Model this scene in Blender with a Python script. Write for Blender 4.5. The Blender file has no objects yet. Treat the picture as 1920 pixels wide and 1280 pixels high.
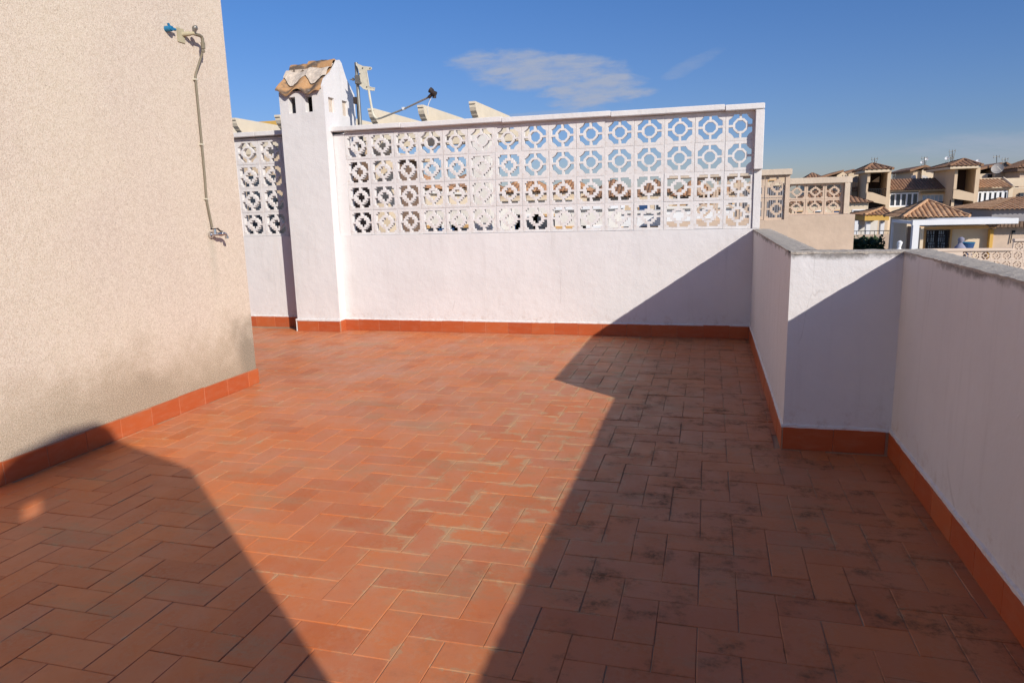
import bpy, bmesh, math, random
from mathutils import Vector, Matrix
from mathutils.geometry import tessellate_polygon
random.seed(7)
C = bpy.data.collections.new("scene_root"); S = bpy.context.scene
S.collection.children.link(C)

# ---------------------------------------------------------------- camera
F, PITCH, YAW, ROLL, H = 1318.28, math.radians(10.763), math.radians(-15.671), math.radians(-1.538), 1.5
cp, sp = math.cos(PITCH), math.sin(PITCH)
FW = Vector((math.sin(YAW)*cp, math.cos(YAW)*cp, -sp))
RT = Vector((math.cos(YAW), -math.sin(YAW), 0)); UP = RT.cross(FW)
CR = math.cos(ROLL)*RT + math.sin(ROLL)*UP; CU = -math.sin(ROLL)*RT + math.cos(ROLL)*UP
EYE = Vector((0, 0, H))
def ray(px, py): return FW + CR*((px-960)/F) - CU*((py-640)/F)
def at(px, py, Y):
    d = ray(px, py); return EYE + d*(Y/d.y)
def onx(px, py, X):
    d = ray(px, py); return EYE + d*(X/d.x)
cam = bpy.data.cameras.new("camera"); co = bpy.data.objects.new("camera", cam); C.objects.link(co)
m = Matrix((CR, CU, -FW)).transposed().to_4x4(); m.translation = EYE; co.matrix_world = m
cam.sensor_width = 36; cam.lens = F/1920*36; cam.clip_start = .05; cam.clip_end = 3000
S.camera = co

# ---------------------------------------------------------------- nodes
class N:
    def __init__(s, name, world=None):
        if world: s.nt = world.node_tree; s.nt.nodes.clear(); s.m = world
        else:
            s.m = bpy.data.materials.new(name); s.m.use_nodes = True; s.nt = s.m.node_tree; s.nt.nodes.clear()
            s.b = s.n('ShaderNodeBsdfPrincipled'); s.o = s.n('ShaderNodeOutputMaterial')
            s.nt.links.new(s.b.outputs[0], s.o.inputs[0]); s.tc = s.n('ShaderNodeTexCoord').outputs['Object']
            s.b.inputs['Specular IOR Level'].default_value = .3
    def n(s, t): return s.nt.nodes.new(t)
    def put(s, v, sock):
        if isinstance(v, (int, float)): sock.default_value = v
        elif isinstance(v, (tuple, list)):
            sock.default_value = tuple(v) + ((1,) if len(v) == 3 and len(sock.default_value) == 4 else ())
        elif v is not None: s.nt.links.new(v, sock)
    def noise(s, scale, detail=3, rough=.55, vec=None, dist=0):
        k = s.n('ShaderNodeTexNoise'); s.put(vec if vec is not None else s.tc, k.inputs['Vector'])
        k.inputs['Scale'].default_value = scale; k.inputs['Detail'].default_value = detail
        k.inputs['Roughness'].default_value = rough; k.inputs['Distortion'].default_value = dist
        return k.outputs[0]
    def voro(s, scale, vec=None, out='Distance'):
        k = s.n('ShaderNodeTexVoronoi'); s.put(vec if vec is not None else s.tc, k.inputs['Vector'])
        k.inputs['Scale'].default_value = scale; return k.outputs[out]
    def scale(s, v, vec=None, loc=(0, 0, 0), rot=(0, 0, 0)):
        k = s.n('ShaderNodeMapping'); s.put(vec if vec is not None else s.tc, k.inputs[0])
        k.inputs[3].default_value = v; k.inputs[1].default_value = loc; k.inputs[2].default_value = rot
        return k.outputs[0]
    def ramp(s, fac, *stops):
        k = s.n('ShaderNodeValToRGB'); s.put(fac, k.inputs[0]); e = k.color_ramp.elements
        for i, (p, c) in enumerate(stops):
            el = e[i] if i < 2 else e.new(p)
            el.position = p
            if isinstance(c, (int, float)): c = (c, c, c)
            el.color = tuple(c) + (1,)
        return k.outputs[0]
    def mix(s, fac, a, b, mode='MIX'):
        k = s.n('ShaderNodeMix'); k.data_type = 'RGBA'; k.blend_type = mode
        s.put(fac, k.inputs[0]); s.put(a, k.inputs[6]); s.put(b, k.inputs[7]); return k.outputs[2]
    def math(s, op, a, b=0, c=None, clamp=False):
        k = s.n('ShaderNodeMath'); k.operation = op; k.use_clamp = clamp
        s.put(a, k.inputs[0]); s.put(b, k.inputs[1])
        if c is not None: s.put(c, k.inputs[2])
        return k.outputs[0]
    def mr(s, v, a, b, c=0., d=1.):
        k = s.n('ShaderNodeMapRange'); k.interpolation_type = 'SMOOTHSTEP'
        s.put(v, k.inputs[0])
        for i, q in enumerate((a, b, c, d)): k.inputs[i+1].default_value = q
        return k.outputs[0]
    def xyz(s, vec=None):
        k = s.n('ShaderNodeSeparateXYZ'); s.put(vec if vec is not None else s.tc, k.inputs[0]); return k.outputs
    def bump(s, h, strength=.3, dist=.01, nrm=None):
        k = s.n('ShaderNodeBump'); s.put(h, k.inputs['Height']); k.inputs['Strength'].default_value = strength
        k.inputs['Distance'].default_value = dist
        if nrm is not None: s.put(nrm, k.inputs['Normal'])
        return k.outputs[0]
    def attr(s, name):
        k = s.n('ShaderNodeAttribute'); k.attribute_name = name; return k.outputs['Fac']
    def fin(s, col, rough=.8, nrm=None, metal=0):
        s.put(col, s.b.inputs['Base Color']); s.put(rough, s.b.inputs['Roughness'])
        s.put(metal, s.b.inputs['Metallic'])
        if nrm is not None: s.put(nrm, s.b.inputs['Normal'])
        return s.m

def mat_white(name, col=(.72, .70, .693)):
    n = N(name); x = n.xyz()
    big = n.noise(1.1, 4, .6); mid = n.noise(6, 5, .65); fine = n.noise(70, 4, .7); streak = n.noise(5, 4, .6, n.scale((2.5, 2.5, .25)))
    c = n.mix(n.mr(big, .35, .7), col, tuple(k*.93 for k in col))
    c = n.mix(n.mr(streak, .52, .75, 0, .22), c, (.50, .47, .45))
    scuff = n.math('MULTIPLY', n.mr(n.noise(3.5, 6, .75, n.scale((1, 1, 2.2))), .66, .72, 0, .35), n.mr(x[2], .1, 1.0, 1, .2))
    c = n.mix(scuff, c, (.40, .36, .33))
    mil = n.math('MULTIPLY', n.mr(n.math('ADD', x[2], n.math('MULTIPLY', n.math('SUBTRACT', n.noise(7, 6, .75), .5), .11)), 1.155, 1.19), n.mr(n.noise(2.2, 5, .6, n.scale((1, 1, 1), loc=(2, 0, 0))), .44, .6))
    mil = n.math('MULTIPLY', n.math('MULTIPLY', mil, n.mr(x[2], 1.2, 1.204, 1, 0)), n.mr(x[0], .45, .47, 0, .8))
    c = n.mix(mil, c, (.12, .105, .09))
    k = n.n('ShaderNodeTexVoronoi'); k.feature = 'DISTANCE_TO_EDGE'; k.inputs['Scale'].default_value = .9
    n.put(n.mix(.25, n.scale((1, 1, .5)), n.nt.nodes.new('ShaderNodeTexNoise').outputs[1]), k.inputs['Vector'])
    crk = n.math('MULTIPLY', n.mr(k.outputs['Distance'], .0, .004, 1, 0), n.mr(n.noise(1.7, 3, .5, n.scale((1, 1, 1), loc=(5, 5, 5))), .54, .64, 0, .3))
    c = n.mix(crk, c, (.33, .30, .28))
    inf = n.n('ShaderNodeObjectInfo').outputs['Random']; c = n.mix(n.math('MULTIPLY', inf, .10), c, (.50, .47, .43))
    drip = n.math('MULTIPLY', n.mr(n.noise(9, 4, .6, n.scale((1.6, 1.6, .05))), .56, .74, 0, .16), n.mr(x[2], .75, 1.2)); c = n.mix(n.math('MULTIPLY', drip, n.mr(x[2], 1.2, 1.206, 1, .25)), c, (.36, .33, .30))
    splash = n.math('MULTIPLY', n.mr(n.noise(13, 6, .75), .5, .66, 0, .40), n.mr(x[2], .14, .34, 1, 0)); c = n.mix(splash, c, (.45, .34, .27))
    h = n.math('ADD', n.math('MULTIPLY', mid, 1.0), n.math('MULTIPLY', fine, .22))
    h = n.math('ADD', h, n.math('MULTIPLY', big, 2.5))
    lump = n.mr(n.voro(22, n.scale((1, 1, 1.3))), .0, .22, .25, 0)
    h = n.math('ADD', h, n.math('MULTIPLY', lump, n.mr(mid, .45, .7)))
    return n.fin(c, .75, n.bump(h, .6, .011))
def mat_plain(name, col, rough=.8, var=.12, scale=8, bump=.15, metal=0, dist=.004):
    n = N(name); a = n.noise(scale, 5, .65)
    c = n.mix(a, tuple(max(0, k*(1-var*1.6)) for k in col), tuple(min(1, k*(1+var)) for k in col))
    return n.fin(c, rough, n.bump(n.noise(scale*6, 4, .6), bump, dist) if bump else None, metal)
def mat_pebble():
    n = N('pebble_dash_render'); x = n.xyz()
    v = n.voro(75); v2 = n.voro(38, None, 'Color'); v3 = n.voro(9, None); fine = n.noise(140, 3, .7); big = n.noise(1.0, 4, .55)
    c = n.mix(n.mr(big, .3, .7), (.57, .465, .375), (.62, .52, .40))
    c = n.mix(n.mr(n.xyz(v2)[0], .0, 1., 0, .28), c, (.78, .66, .56))
    c = n.mix(n.mr(fine, .46, .64, 0, .6), c, (.35, .27, .20))
    c = n.mix(n.mr(n.noise(58, 3, .6), .64, .70, 0, .6), c, (.30, .23, .17))
    c = n.mix(n.mr(n.noise(95, 2, .6), .42, .62, .0, .4), c, (.77, .68, .55))
    # damp grime with its own ragged outline near the foot and under the tap
    g = n.noise(2.2, 5, .6, n.scale((1, 1, 1.2)))
    foot = n.math('MULTIPLY', n.mr(n.math('ADD', x[2], n.math('MULTIPLY', g, -.8)), -.22, .30, 1, 0), n.mr(x[1], 2.6, 4.2, .6, 1))
    gr = n.math('MULTIPLY', foot, n.mr(fine, .36, .62, .3, 1))
    c = n.mix(n.math('MULTIPLY', foot, .5), c, (.55, .39, .23))
    corner = n.math('MULTIPLY', n.mr(n.math('ADD', x[1], n.math('MULTIPLY', g, .3)), 5.02, 5.38), n.mr(n.math('ADD', x[2], n.math('MULTIPLY', g, -.7)), .02, .30, 1, 0))
    gr = n.math('MAXIMUM', n.math('MULTIPLY', gr, .85), n.math('MULTIPLY', corner, n.mr(fine, .35, .6, .5, 1)))
    c = n.mix(gr, c, (.21, .18, .135))
    tap = n.math('MULTIPLY', n.mr(n.math('ABSOLUTE', n.math('SUBTRACT', x[1], 4.925)), .0, .07, 1, 0), n.mr(x[2], .7, 1.4, 0, .38))
    tap = n.math('MULTIPLY', tap, n.mr(x[2], 1.36, 1.38, 1, 0))
    c = n.mix(tap, c, (.34, .33, .25))
    h = n.math('ADD', n.math('MULTIPLY', n.mr(v, 0, .6, 1, 0), .5), n.math('MULTIPLY', fine, 1.6))
    return n.fin(c, .9, n.bump(h, .5, .003))
def mat_terra(name, c1, c2, rough=.42, grime=.25):
    n = N(name); r = n.attr('rnd'); st = n.noise(9, 5, .6, n.scale((1, 1, 3)))
    c = n.mix(r, c1, c2); c = n.mix(n.mr(st, .4, .75, 0, grime), c, (.45, .25, .16))
    c = n.mix(n.mr(n.noise(3, 5, .7), .6, .8, 0, .35), c, (.16, .07, .045))
    return n.fin(c, rough, n.bump(n.noise(40, 4, .6), .12, .003))
def mat_floor():
    n = N('terracotta_floor_tiles'); r = n.attr('rnd'); x = n.xyz()
    uv = n.n('ShaderNodeUVMap').outputs[0]; u = n.xyz(uv)
    e = n.math('MINIMUM', n.math('MINIMUM', u[0], n.math('SUBTRACT', .285, u[0])), n.math('MINIMUM', u[1], n.math('SUBTRACT', .1405, u[1])))
    c = n.ramp(r, (0, (.48, .125, .034)), (.35, (.55, .152, .042)), (.7, (.60, .176, .048)), (1, (.52, .160, .060)))
    cloud = n.noise(1.4, 5, .65); mid = n.noise(6, 6, .7); fine = n.noise(45, 5, .7)
    stre = n.noise(7, 5, .65, n.scale((1, .35, 1), rot=(0, 0, .5)))
    # lime bloom and dust, stronger in the worn far half
    bloom = n.math('MULTIPLY', n.mr(n.math('ADD', cloud, n.math('MULTIPLY', stre, .6)), .62, 1.05, 0, 1), n.mr(x[1], 2.5, 6.5, .38, .70))
    c = n.mix(bloom, c, (.50, .25, .16))
    mott = n.math('MULTIPLY', n.mr(fine, .35, .7), n.mr(mid, .40, .68, 0, .38))
    c = n.mix(mott, c, (.50, .32, .20))
    film = n.math('MULTIPLY', n.mr(n.noise(2.1, 7, .7, n.scale((.6, 1.4, 1), loc=(6, 3, 0))), .50, .66, 0, .5), n.mr(fine, .3, .6, .4, 1))
    c = n.mix(film, c, (.34, .22, .12))
    c = n.mix(n.mr(n.noise(17, 4, .6), .55, .8, 0, .25), c, (.24, .055, .03))
    # tan deposit creeping out of the joints
    jl = n.noise(3.2, 8, .8, n.scale((1, 1, 1), loc=(3, 1, 0)))
    dep = n.mr(n.math('SUBTRACT', n.math('MULTIPLY', n.mr(jl, .50, .72), .035), n.math('MULTIPLY', e, n.mr(fine, .3, .7, .55, 1.5))), .0, .008)
    dep = n.math('MULTIPLY', dep, n.mr(n.noise(1.1, 3, .5, n.scale((1, 1, 1), loc=(7, 0, 0))), .4, .55, .15, .85))
    c = n.mix(n.math('MULTIPLY', dep, n.mr(mid, .35, .6, .25, .9)), c, (.44, .29, .16))
    zone = n.math('MULTIPLY', n.mr(n.math('ABSOLUTE', n.math('ADD', x[0], .95)), .1, 1.1, 1, 0), n.mr(x[1], 1.9, 3.0))
    d2 = n.mr(n.math('SUBTRACT', n.math('MULTIPLY', n.mr(n.noise(4.5, 8, .8, n.scale((1, 1.3, 1), loc=(11, 6, 0))), .44, .62), .05), n.math('MULTIPLY', e, n.mr(fine, .3, .7, .6, 1.5))), -.002, .02)
    c = n.mix(n.math('MULTIPLY', n.math('MULTIPLY', d2, zone), n.mr(mid, .35, .6, .4, .9)), c, (.48, .30, .16))
    # mould blotches, thick on the damp side by the right wall and along its joints
    damp = n.mr(n.math('ADD', x[0], n.math('MULTIPLY', cloud, .8)), -.75, .15)
    m1 = n.mr(n.noise(4.0, 8, .70, n.scale((.9, 1.1, 1), loc=(1, 5, 0))), .51, .68)
    m2 = n.mr(n.math('SUBTRACT', n.math('MULTIPLY', n.mr(n.noise(2.6, 5, .65, n.scale((1, 1, 1), loc=(9, 2, 0))), .46, .66), .045), n.math('MULTIPLY', e, n.mr(fine, .3, .7, .5, 1.6))), -.004, .026)
    mo = n.math('MULTIPLY', n.math('MAXIMUM', n.math('MULTIPLY', m1, n.mr(fine, .36, .6, .25, 1)), n.math('MULTIPLY', m2, n.mr(n.noise(19, 5, .7), .4, .62, 0, .5))), damp)
    c = n.mix(n.math('MULTIPLY', mo, .95), c, (.042, .038, .022))
    c = n.mix(n.math('MULTIPLY', damp, .35), c, (.27, .115, .05))
    spots = n.math('MULTIPLY', n.mr(n.noise(2.3, 7, .8, n.scale((1, 1, 1), loc=(4, 4, 0))), .655, .70, 0, .6), n.mr(fine, .4, .6))
    c = n.mix(n.math('MULTIPLY', spots, .6), c, (.14, .10, .06))
    h = n.math('ADD', n.math('MULTIPLY', mid, 1.2), n.math('MULTIPLY', fine, .25))
    ro = n.math('ADD', n.mr(mid, .3, .7, .40, .60), n.math('MULTIPLY', mo, .3))
    return n.fin(c, ro, n.bump(h, .35, .004))
def mat_concrete():
    n = N('rough_concrete'); f = n.noise(60, 5, .75); g = n.noise(9, 5, .7)
    c = n.mix(g, (.36, .315, .26), (.56, .50, .43)); c = n.mix(n.mr(f, .5, .72, 0, .6), c, (.16, .14, .12))
    c = n.mix(n.mr(n.voro(120), .0, .3, .35, 0), c, (.62, .58, .52))
    return n.fin(c, .95, n.bump(n.math('ADD', f, n.math('MULTIPLY', g, .5)), .8, .01))
def mat_rooftile(name, a=(.36, .17, .085), b=(.50, .29, .15), dark=(.09, .07, .055)):
    n = N(name); r = n.attr('rnd')
    c = n.mix(r, a, b); c = n.mix(n.mr(n.noise(1.6, 4, .7), .5, .72, 0, .6), c, dark)
    c = n.mix(n.mr(n.noise(14, 4, .7), .5, .75, 0, .4), c, (.52, .38, .24))
    return n.fin(c, .85, n.bump(n.noise(30), .2, .004))
def mat_chimneytile():
    n = N('old_clay_tile'); a = n.noise(5, 4, .6)
    c = n.mix(a, (.36, .19, .085), (.52, .30, .14))
    c = n.mix(n.mr(n.noise(3.8, 3, .5, n.scale((1, 1, 1), loc=(2.3, 1.2, .4))), .44, .56, 0, .88), c, (.075, .065, .06))
    c = n.mix(n.mr(n.noise(40, 4, .7), .5, .7, 0, .35), c, (.60, .45, .30))
    return n.fin(c, .85, n.bump(n.noise(50, 4, .6), .4, .004))
def mat_glass(name, col=(.03, .035, .045)):
    n = N(name); n.b.inputs['Specular IOR Level'].default_value = .6
    return n.fin(n.mix(n.noise(2), col, tuple(k*1.8 for k in col)), .12)

WHITE = mat_white('white_masonry_paint'); WHITE2 = mat_white('white_block_paint', (.73, .708, .695))
PEB = mat_pebble(); FLOOR = mat_floor()
SKIRT = mat_terra('skirting_tile', (.40, .080, .026), (.47, .115, .036), .38, .18)
GROUT = mat_plain('pale_grout', (.40, .27, .17), .95, .35, 4, .5)
SGR = mat_plain('skirting_grout', (.44, .23, .14), .95, .35, 9, .4)
CONC = mat_concrete(); MORT = mat_plain('rough_mortar', (.64, .54, .44), .95, .35, 22, .6, 0, .008)
CTILE = mat_chimneytile(); RT1 = mat_rooftile('roof_tile_clay'); RT2 = mat_rooftile('roof_tile_brown', (.24, .13, .075), (.36, .20, .115))
RT3 = mat_rooftile('roof_tile_orange', (.38, .20, .10), (.54, .33, .19), (.14, .09, .06))
CREAM = mat_plain('cream_render', (.64, .49, .335), .85, .10, 1.2, .2)
CREAM2 = mat_plain('pale_cream_render', (.71, .58, .42), .85, .10, 1.5, .2)
BEIGE = mat_plain('beige_roughcast', (.62, .475, .36), .9, .16, 3, .5, 0, .008)
OFFW = mat_plain('offwhite_render', (.74, .70, .64), .8, .08, 2, .15)
BWHITE = mat_plain('bright_white_paint', (.78, .78, .78), .6, .05, 2, .05)
YEL = mat_plain('ochre_yellow_paint', (.66, .40, .10), .8, .12, 3, .1)
ORN = mat_plain('orange_ochre_trim', (.62, .38, .16), .8, .1, 3, .1)
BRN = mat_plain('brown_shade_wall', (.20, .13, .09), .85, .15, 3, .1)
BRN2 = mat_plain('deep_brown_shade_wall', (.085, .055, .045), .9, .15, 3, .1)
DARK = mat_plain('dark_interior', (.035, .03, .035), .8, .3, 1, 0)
GLASS = mat_glass('dark_window_glass'); BLUEG = mat_plain('pale_blue_curtain', (.50, .60, .68), .7, .15, 2, 0)
IRON = mat_plain('black_iron', (.02, .02, .022), .5, .2, 8, 0)
GMET = mat_plain('galvanised_steel', (.30, .29, .26), .45, .25, 30, .1, .7)
BMET = mat_plain('weathered_beige_metal', (.62, .58, .46), .6, .18, 25, .1)
PIPE = mat_plain('grey_beige_pipe', (.21, .18, .125), .5, .12, 12, 0)
CHROME = mat_plain('chromed_brass', (.62, .60, .58), .22, .15, 60, .05, .95)
DKMET = mat_plain('dark_oxidised_metal', (.06, .045, .04), .5, .3, 30, .1, .3)
BLUE = mat_plain('blue_plastic', (.02, .17, .33), .4, .1, 20, 0)
NAVY = mat_plain('navy_cloth', (.03, .08, .20), .8, .2, 4, 0)
LIL = mat_plain('grey_lilac_cloth', (.26, .26, .34), .9, .25, 8, .3)
CABLE = mat_plain('white_cable', (.75, .75, .73), .5, .05, 8, 0)
GREYP = mat_plain('grey_ribbed_metal', (.27, .26, .27), .6, .15, 8, 0)
PERG = mat_plain('cream_precast_concrete', (.70, .61, .47), .85, .10, 7, .35)
GND = mat_plain('street_ground', (.20, .18, .15), .95, .3, .05, .2)
FOL = mat_plain('foliage', (.045, .075, .03), .8, .5, 3, 0)
DISH = mat_plain('dish_grey', (.42, .39, .36), .6, .1, 3, 0)
PINK = mat_plain('pinkish_cream_blocks', (.72, .57, .45), .85, .08, 4, .1)

# ---------------------------------------------------------------- meshes
class MB:
    def __init__(s): s.v = []; s.f = []; s.r = []; s.uv = None
    def add(s, vs, fs, r=None):
        k = len(s.v); s.v += [Vector(p) for p in vs]; s.f += [tuple(i+k for i in f) for f in fs]
        r = random.random() if r is None else r; s.r += [r]*len(fs)
    def box(s, x0, x1, y0, y1, z0, z1, b=0):
        x0, x1 = sorted((x0, x1)); y0, y1 = sorted((y0, y1)); z0, z1 = sorted((z0, z1))
        if b <= 0:
            s.add([(x0, y0, z0), (x1, y0, z0), (x1, y1, z0), (x0, y1, z0), (x0, y0, z1), (x1, y0, z1), (x1, y1, z1), (x0, y1, z1)],
                  [(3, 2, 1, 0), (4, 5, 6, 7), (0, 1, 5, 4), (1, 2, 6, 5), (2, 3, 7, 6), (3, 0, 4, 7)]); return s
        bm = bmesh.new(); bmesh.ops.create_cube(bm, size=1)
        for v in bm.verts: v.co = Vector(((x0+x1)/2+v.co.x*(x1-x0), (y0+y1)/2+v.co.y*(y1-y0), (z0+z1)/2+v.co.z*(z1-z0)))
        bmesh.ops.bevel(bm, geom=bm.edges[:], offset=b, segments=2, affect='EDGES'); s.bm(bm); return s
    def bm(s, bm, mat=None):
        bm.verts.index_update()
        s.add([(mat @ v.co if mat else v.co) for v in bm.verts], [tuple(v.index for v in f.verts) for f in bm.faces]); bm.free()
    def prism(s, pts, ax, a, b):
        def P(p, t):
            return {'x': (t, p[0], p[1]), 'y': (p[0], t, p[1]), 'z': (p[0], p[1], t)}[ax]
        n = len(pts); vs = [P(p, a) for p in pts] + [P(p, b) for p in pts]
        tri = tessellate_polygon([[Vector((p[0], p[1], 0)) for p in pts]])
        fs = [tuple(t) for t in tri] + [tuple(i+n for i in reversed(t)) for t in tri] + [(i, (i+1) % n, n+(i+1) % n, n+i) for i in range(n)]
        s.add(vs, fs); return s
    def tube(s, pts, r, seg=8, cap=True):
        pts = [Vector(p) for p in pts]; n = len(pts); rr = r if isinstance(r, (list, tuple)) else [r]*n
        vs = []; a = None
        for i, p in enumerate(pts):
            t = (pts[min(i+1, n-1)]-pts[max(i-1, 0)]).normalized()
            if a is None: a = t.orthogonal().normalized()
            a = (a-t*a.dot(t)).normalized(); b = t.cross(a)
            for k in range(seg):
                q = 2*math.pi*k/seg; vs.append(p+(a*math.cos(q)+b*math.sin(q))*rr[i])
        fs = [(i*seg+k, i*seg+(k+1) % seg, (i+1)*seg+(k+1) % seg, (i+1)*seg+k) for i in range(n-1) for k in range(seg)]
        if cap: fs += [tuple(range(seg-1, -1, -1)), tuple((n-1)*seg+k for k in range(seg))]
        s.add(vs, fs); return s
    def ball(s, c, r, sc=(1, 1, 1), u=12, v=8):
        bm = bmesh.new(); bmesh.ops.create_uvsphere(bm, u_segments=u, v_segments=v, radius=r)
        s.bm(bm, Matrix.Translation(Vector(c)) @ Matrix.Diagonal((*sc, 1))); return s
    def build(s, name, mat, parent=None, smooth=False, normals=True):
        me = bpy.data.meshes.new(name); me.from_pydata([tuple(v) for v in s.v], [], s.f)
        if normals:
            bm = bmesh.new(); bm.from_mesh(me); bmesh.ops.recalc_face_normals(bm, faces=bm.faces); bm.to_mesh(me); bm.free()
        me.materials.append(mat)
        a = me.attributes.new('rnd', 'FLOAT', 'FACE'); a.data.foreach_set('value', s.r)
        if s.uv:
            l = me.uv_layers.new(name='UVMap'); l.data.foreach_set('uv', s.uv)
        if smooth:
            me.polygons.foreach_set('use_smooth', [True]*len(me.polygons)); me.set_sharp_from_angle(angle=math.radians(40))
        o = bpy.data.objects.new(name, me); C.objects.link(o)
        if parent: o.parent = parent
        return o
def localise(o):
    """parts are modelled in world coordinates; keep them there under a parent placed at the thing's base"""
    bpy.context.view_layer.update()
    for ch in o.children: ch.matrix_parent_inverse = o.matrix_world.inverted()
def thing(name, label, cat, loc=(0, 0, 0), group=None):
    o = bpy.data.objects.new(name, None); C.objects.link(o); o.empty_display_size = .2; o.location = loc
    o['label'] = label; o['category'] = cat
    if group: o['group'] = group
    THINGS.append(o); return o
THINGS = []
def tag(o, label, cat, group=None):
    o['label'] = label; o['category'] = cat
    if group: o['group'] = group
    return o
def struct(o): o['kind'] = 'structure'; return o
def kids(r):
    return [c for c in C.objects if c.parent == r]
def copy_tree(o, parent=None):
    c = o.copy(); C.objects.link(c); c.parent = parent
    for ch in kids(o): copy_tree(ch, c)
    return c
def holed(outer, holes, t):
    """flat plate in xz with holes, thickness t towards +y"""
    bm = bmesh.new(); es = []
    for lp in [outer]+holes:
        vs = [bm.verts.new((p[0], 0, p[1])) for p in lp]
        es += [bm.edges.new((vs[i], vs[(i+1) % len(vs)])) for i in range(len(vs))]
    bmesh.ops.triangle_fill(bm, use_beauty=True, use_dissolve=False, edges=es)
    r = bmesh.ops.extrude_face_region(bm, geom=bm.faces[:])
    for v in [g for g in r['geom'] if isinstance(g, bmesh.types.BMVert)]: v.co.y += t
    bmesh.ops.recalc_face_normals(bm, faces=bm.faces); return bm
def roofface(mb, E0, E1, R0, R1, pitch=.24, amp=.045, course=.36, seg=6, lap=.018):
    E0, E1, R0, R1 = map(Vector, (E0, E1, R0, R1)); L = (E1-E0).length; e = (E1-E0)/L
    a0 = (R0-E0).dot(e); a1 = (R1-E0).dot(e); s0 = (R0-E0)-e*a0; hh = s0.length; sd = s0/hh; nn = e.cross(sd)
    if nn.z < 0: nn = -nn
    n = max(1, round(L/pitch)); cols = n*seg
    def hm(u):
        if u < a0: return hh*max(0, u)/max(a0, 1e-6)
        if u > a1: return hh*max(0, L-u)/max(L-a1, 1e-6)
        return hh
    nc = max(1, round(hh/course))
    for j in range(nc):
        b0, b1 = j*hh/nc, (j+1)*hh/nc+.03
        for w in range(n):
            vs = []; 
            for k in range(seg+1):
                u = (w*seg+k)*L/cols; top = min(b1, hm(u)); bot = min(b0, hm(u))
                o = amp*(abs(math.sin(math.pi*k/seg))**.8)*1.0
                vs.append(E0+e*u+sd*bot+nn*(o+lap)); vs.append(E0+e*u+sd*top+nn*o)
                vs.append(E0+e*u+sd*bot+nn*(o-.012))
            fs = []
            for k in range(seg):
                a = k*3; b = a+3; fs += [(a, b, b+1, a+1), (a+2, b+2, b, a)]
            mb.add(vs, fs)
def hip(mb, x0, x1, y0, y1, z, apex, apex2=None, pitch=.24, amp=.045, course=.36):
    a = Vector(apex); b = Vector(apex2) if apex2 is not None else a
    c = [Vector((x0, y0, z)), Vector((x1, y0, z)), Vector((x1, y1, z)), Vector((x0, y1, z))]
    kw = dict(pitch=pitch, amp=amp, course=course)
    roofface(mb, c[0], c[1], a, b, **kw); roofface(mb, c[1], c[2], b, b, **kw)
    roofface(mb, c[2], c[3], b, a, **kw); roofface(mb, c[3], c[0], a, a, **kw)
def hipcaps(mb, x0, x1, y0, y1, z, apex, apex2=None, r=.09):
    a = Vector(apex); b = Vector(apex2) if apex2 is not None else a
    for c, t in (((x0, y0, z), a), ((x1, y0, z), b), ((x1, y1, z), b), ((x0, y1, z), a)):
        c = Vector(c); n = max(3, int((t-c).length/.4)); pts = []; rs = []
        for i in range(n):
            pts += [c.lerp(t, i/n), c.lerp(t, (i+.96)/n)]; rs += [r*1.15, r*.9]
        mb.tube([p+Vector((0, 0, .04)) for p in pts], rs, 8)
    if (b-a).length > .1: mb.tube([a+Vector((0, 0, .04)), b+Vector((0, 0, .04))], r, 8)

# ---------------------------------------------------------------- floor
XF, XN, YJ, YB, XL, YL = .47, 1.066, 4.42, 8.09, -3.90, 5.345     # far wall, near wall, jog, back wall, stair tower
a = .1436; g = .0022
fl = MB(); uvs = []
X0, Y0 = -1.008, 2.094
def inside(x, y):
    if y > YB or x > XN: return False
    if y > YJ and x > XF: return False
    if x < XL and y < YL: return False
    return x > -7.9 and y > -3.0
def tile(x, y, w, h):
    cx, cy = x+w/2, y+h/2
    x0, x1, y0, y1 = x, x+w, y, y+h
    # cut tiles against the walls
    lim = [(XN, None)]
    if y1 > YJ and y0 < YJ and x1 > XF: y1 = min(y1, YJ) if cx > XF else y1
    if cy > YJ: x1 = min(x1, XF)
    x1 = min(x1, XN); y1 = min(y1, YB)
    if cy < YL: x0 = max(x0, XL)
    if x1-x0 < .02 or y1-y0 < .02 or not inside((x0+x1)/2, (y0+y1)/2): return
    rt = random.gauss(0, .0035); dz = [random.gauss(0, .0006) for _ in range(4)]; z = max(-.0016, min(.0016, random.gauss(0, .0009)))
    ju, jv = random.gauss(0, .0007), random.gauss(0, .0007)
    gg = g/2; bv = .0022
    cs = [(x0+gg, y0+gg), (x1-gg, y0+gg), (x1-gg, y1-gg), (x0+gg, y1-gg)]; ci = [(x0+gg+bv, y0+gg+bv), (x1-gg-bv, y0+gg+bv), (x1-gg-bv, y1-gg-bv), (x0+gg+bv, y1-gg-bv)]
    def rotp(p): dx, dy = p[0]-cx, p[1]-cy; return (cx+dx-rt*dy+ju, cy+dy+rt*dx+jv)
    vs = [(*rotp(p), -.008) for p in cs]+[(*rotp(p), z-.0022+dz[i]) for i, p in enumerate(cs)]+[(*rotp(p), z+dz[i]) for i, p in enumerate(ci)]
    fs = [(8, 9, 10, 11)]+[(4+i, 4+(i+1) % 4, 8+(i+1) % 4, 8+i) for i in range(4)]+[(i, (i+1) % 4, 4+(i+1) % 4, 4+i) for i in range(4)]
    fl.add(vs, fs)
    loc = cs+cs+ci
    for f in fs:
        for i in f:
            dx, dy = loc[i][0]-x, loc[i][1]-y
            uvs.extend((dx, dy) if w > h else (dy, dx))
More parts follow.
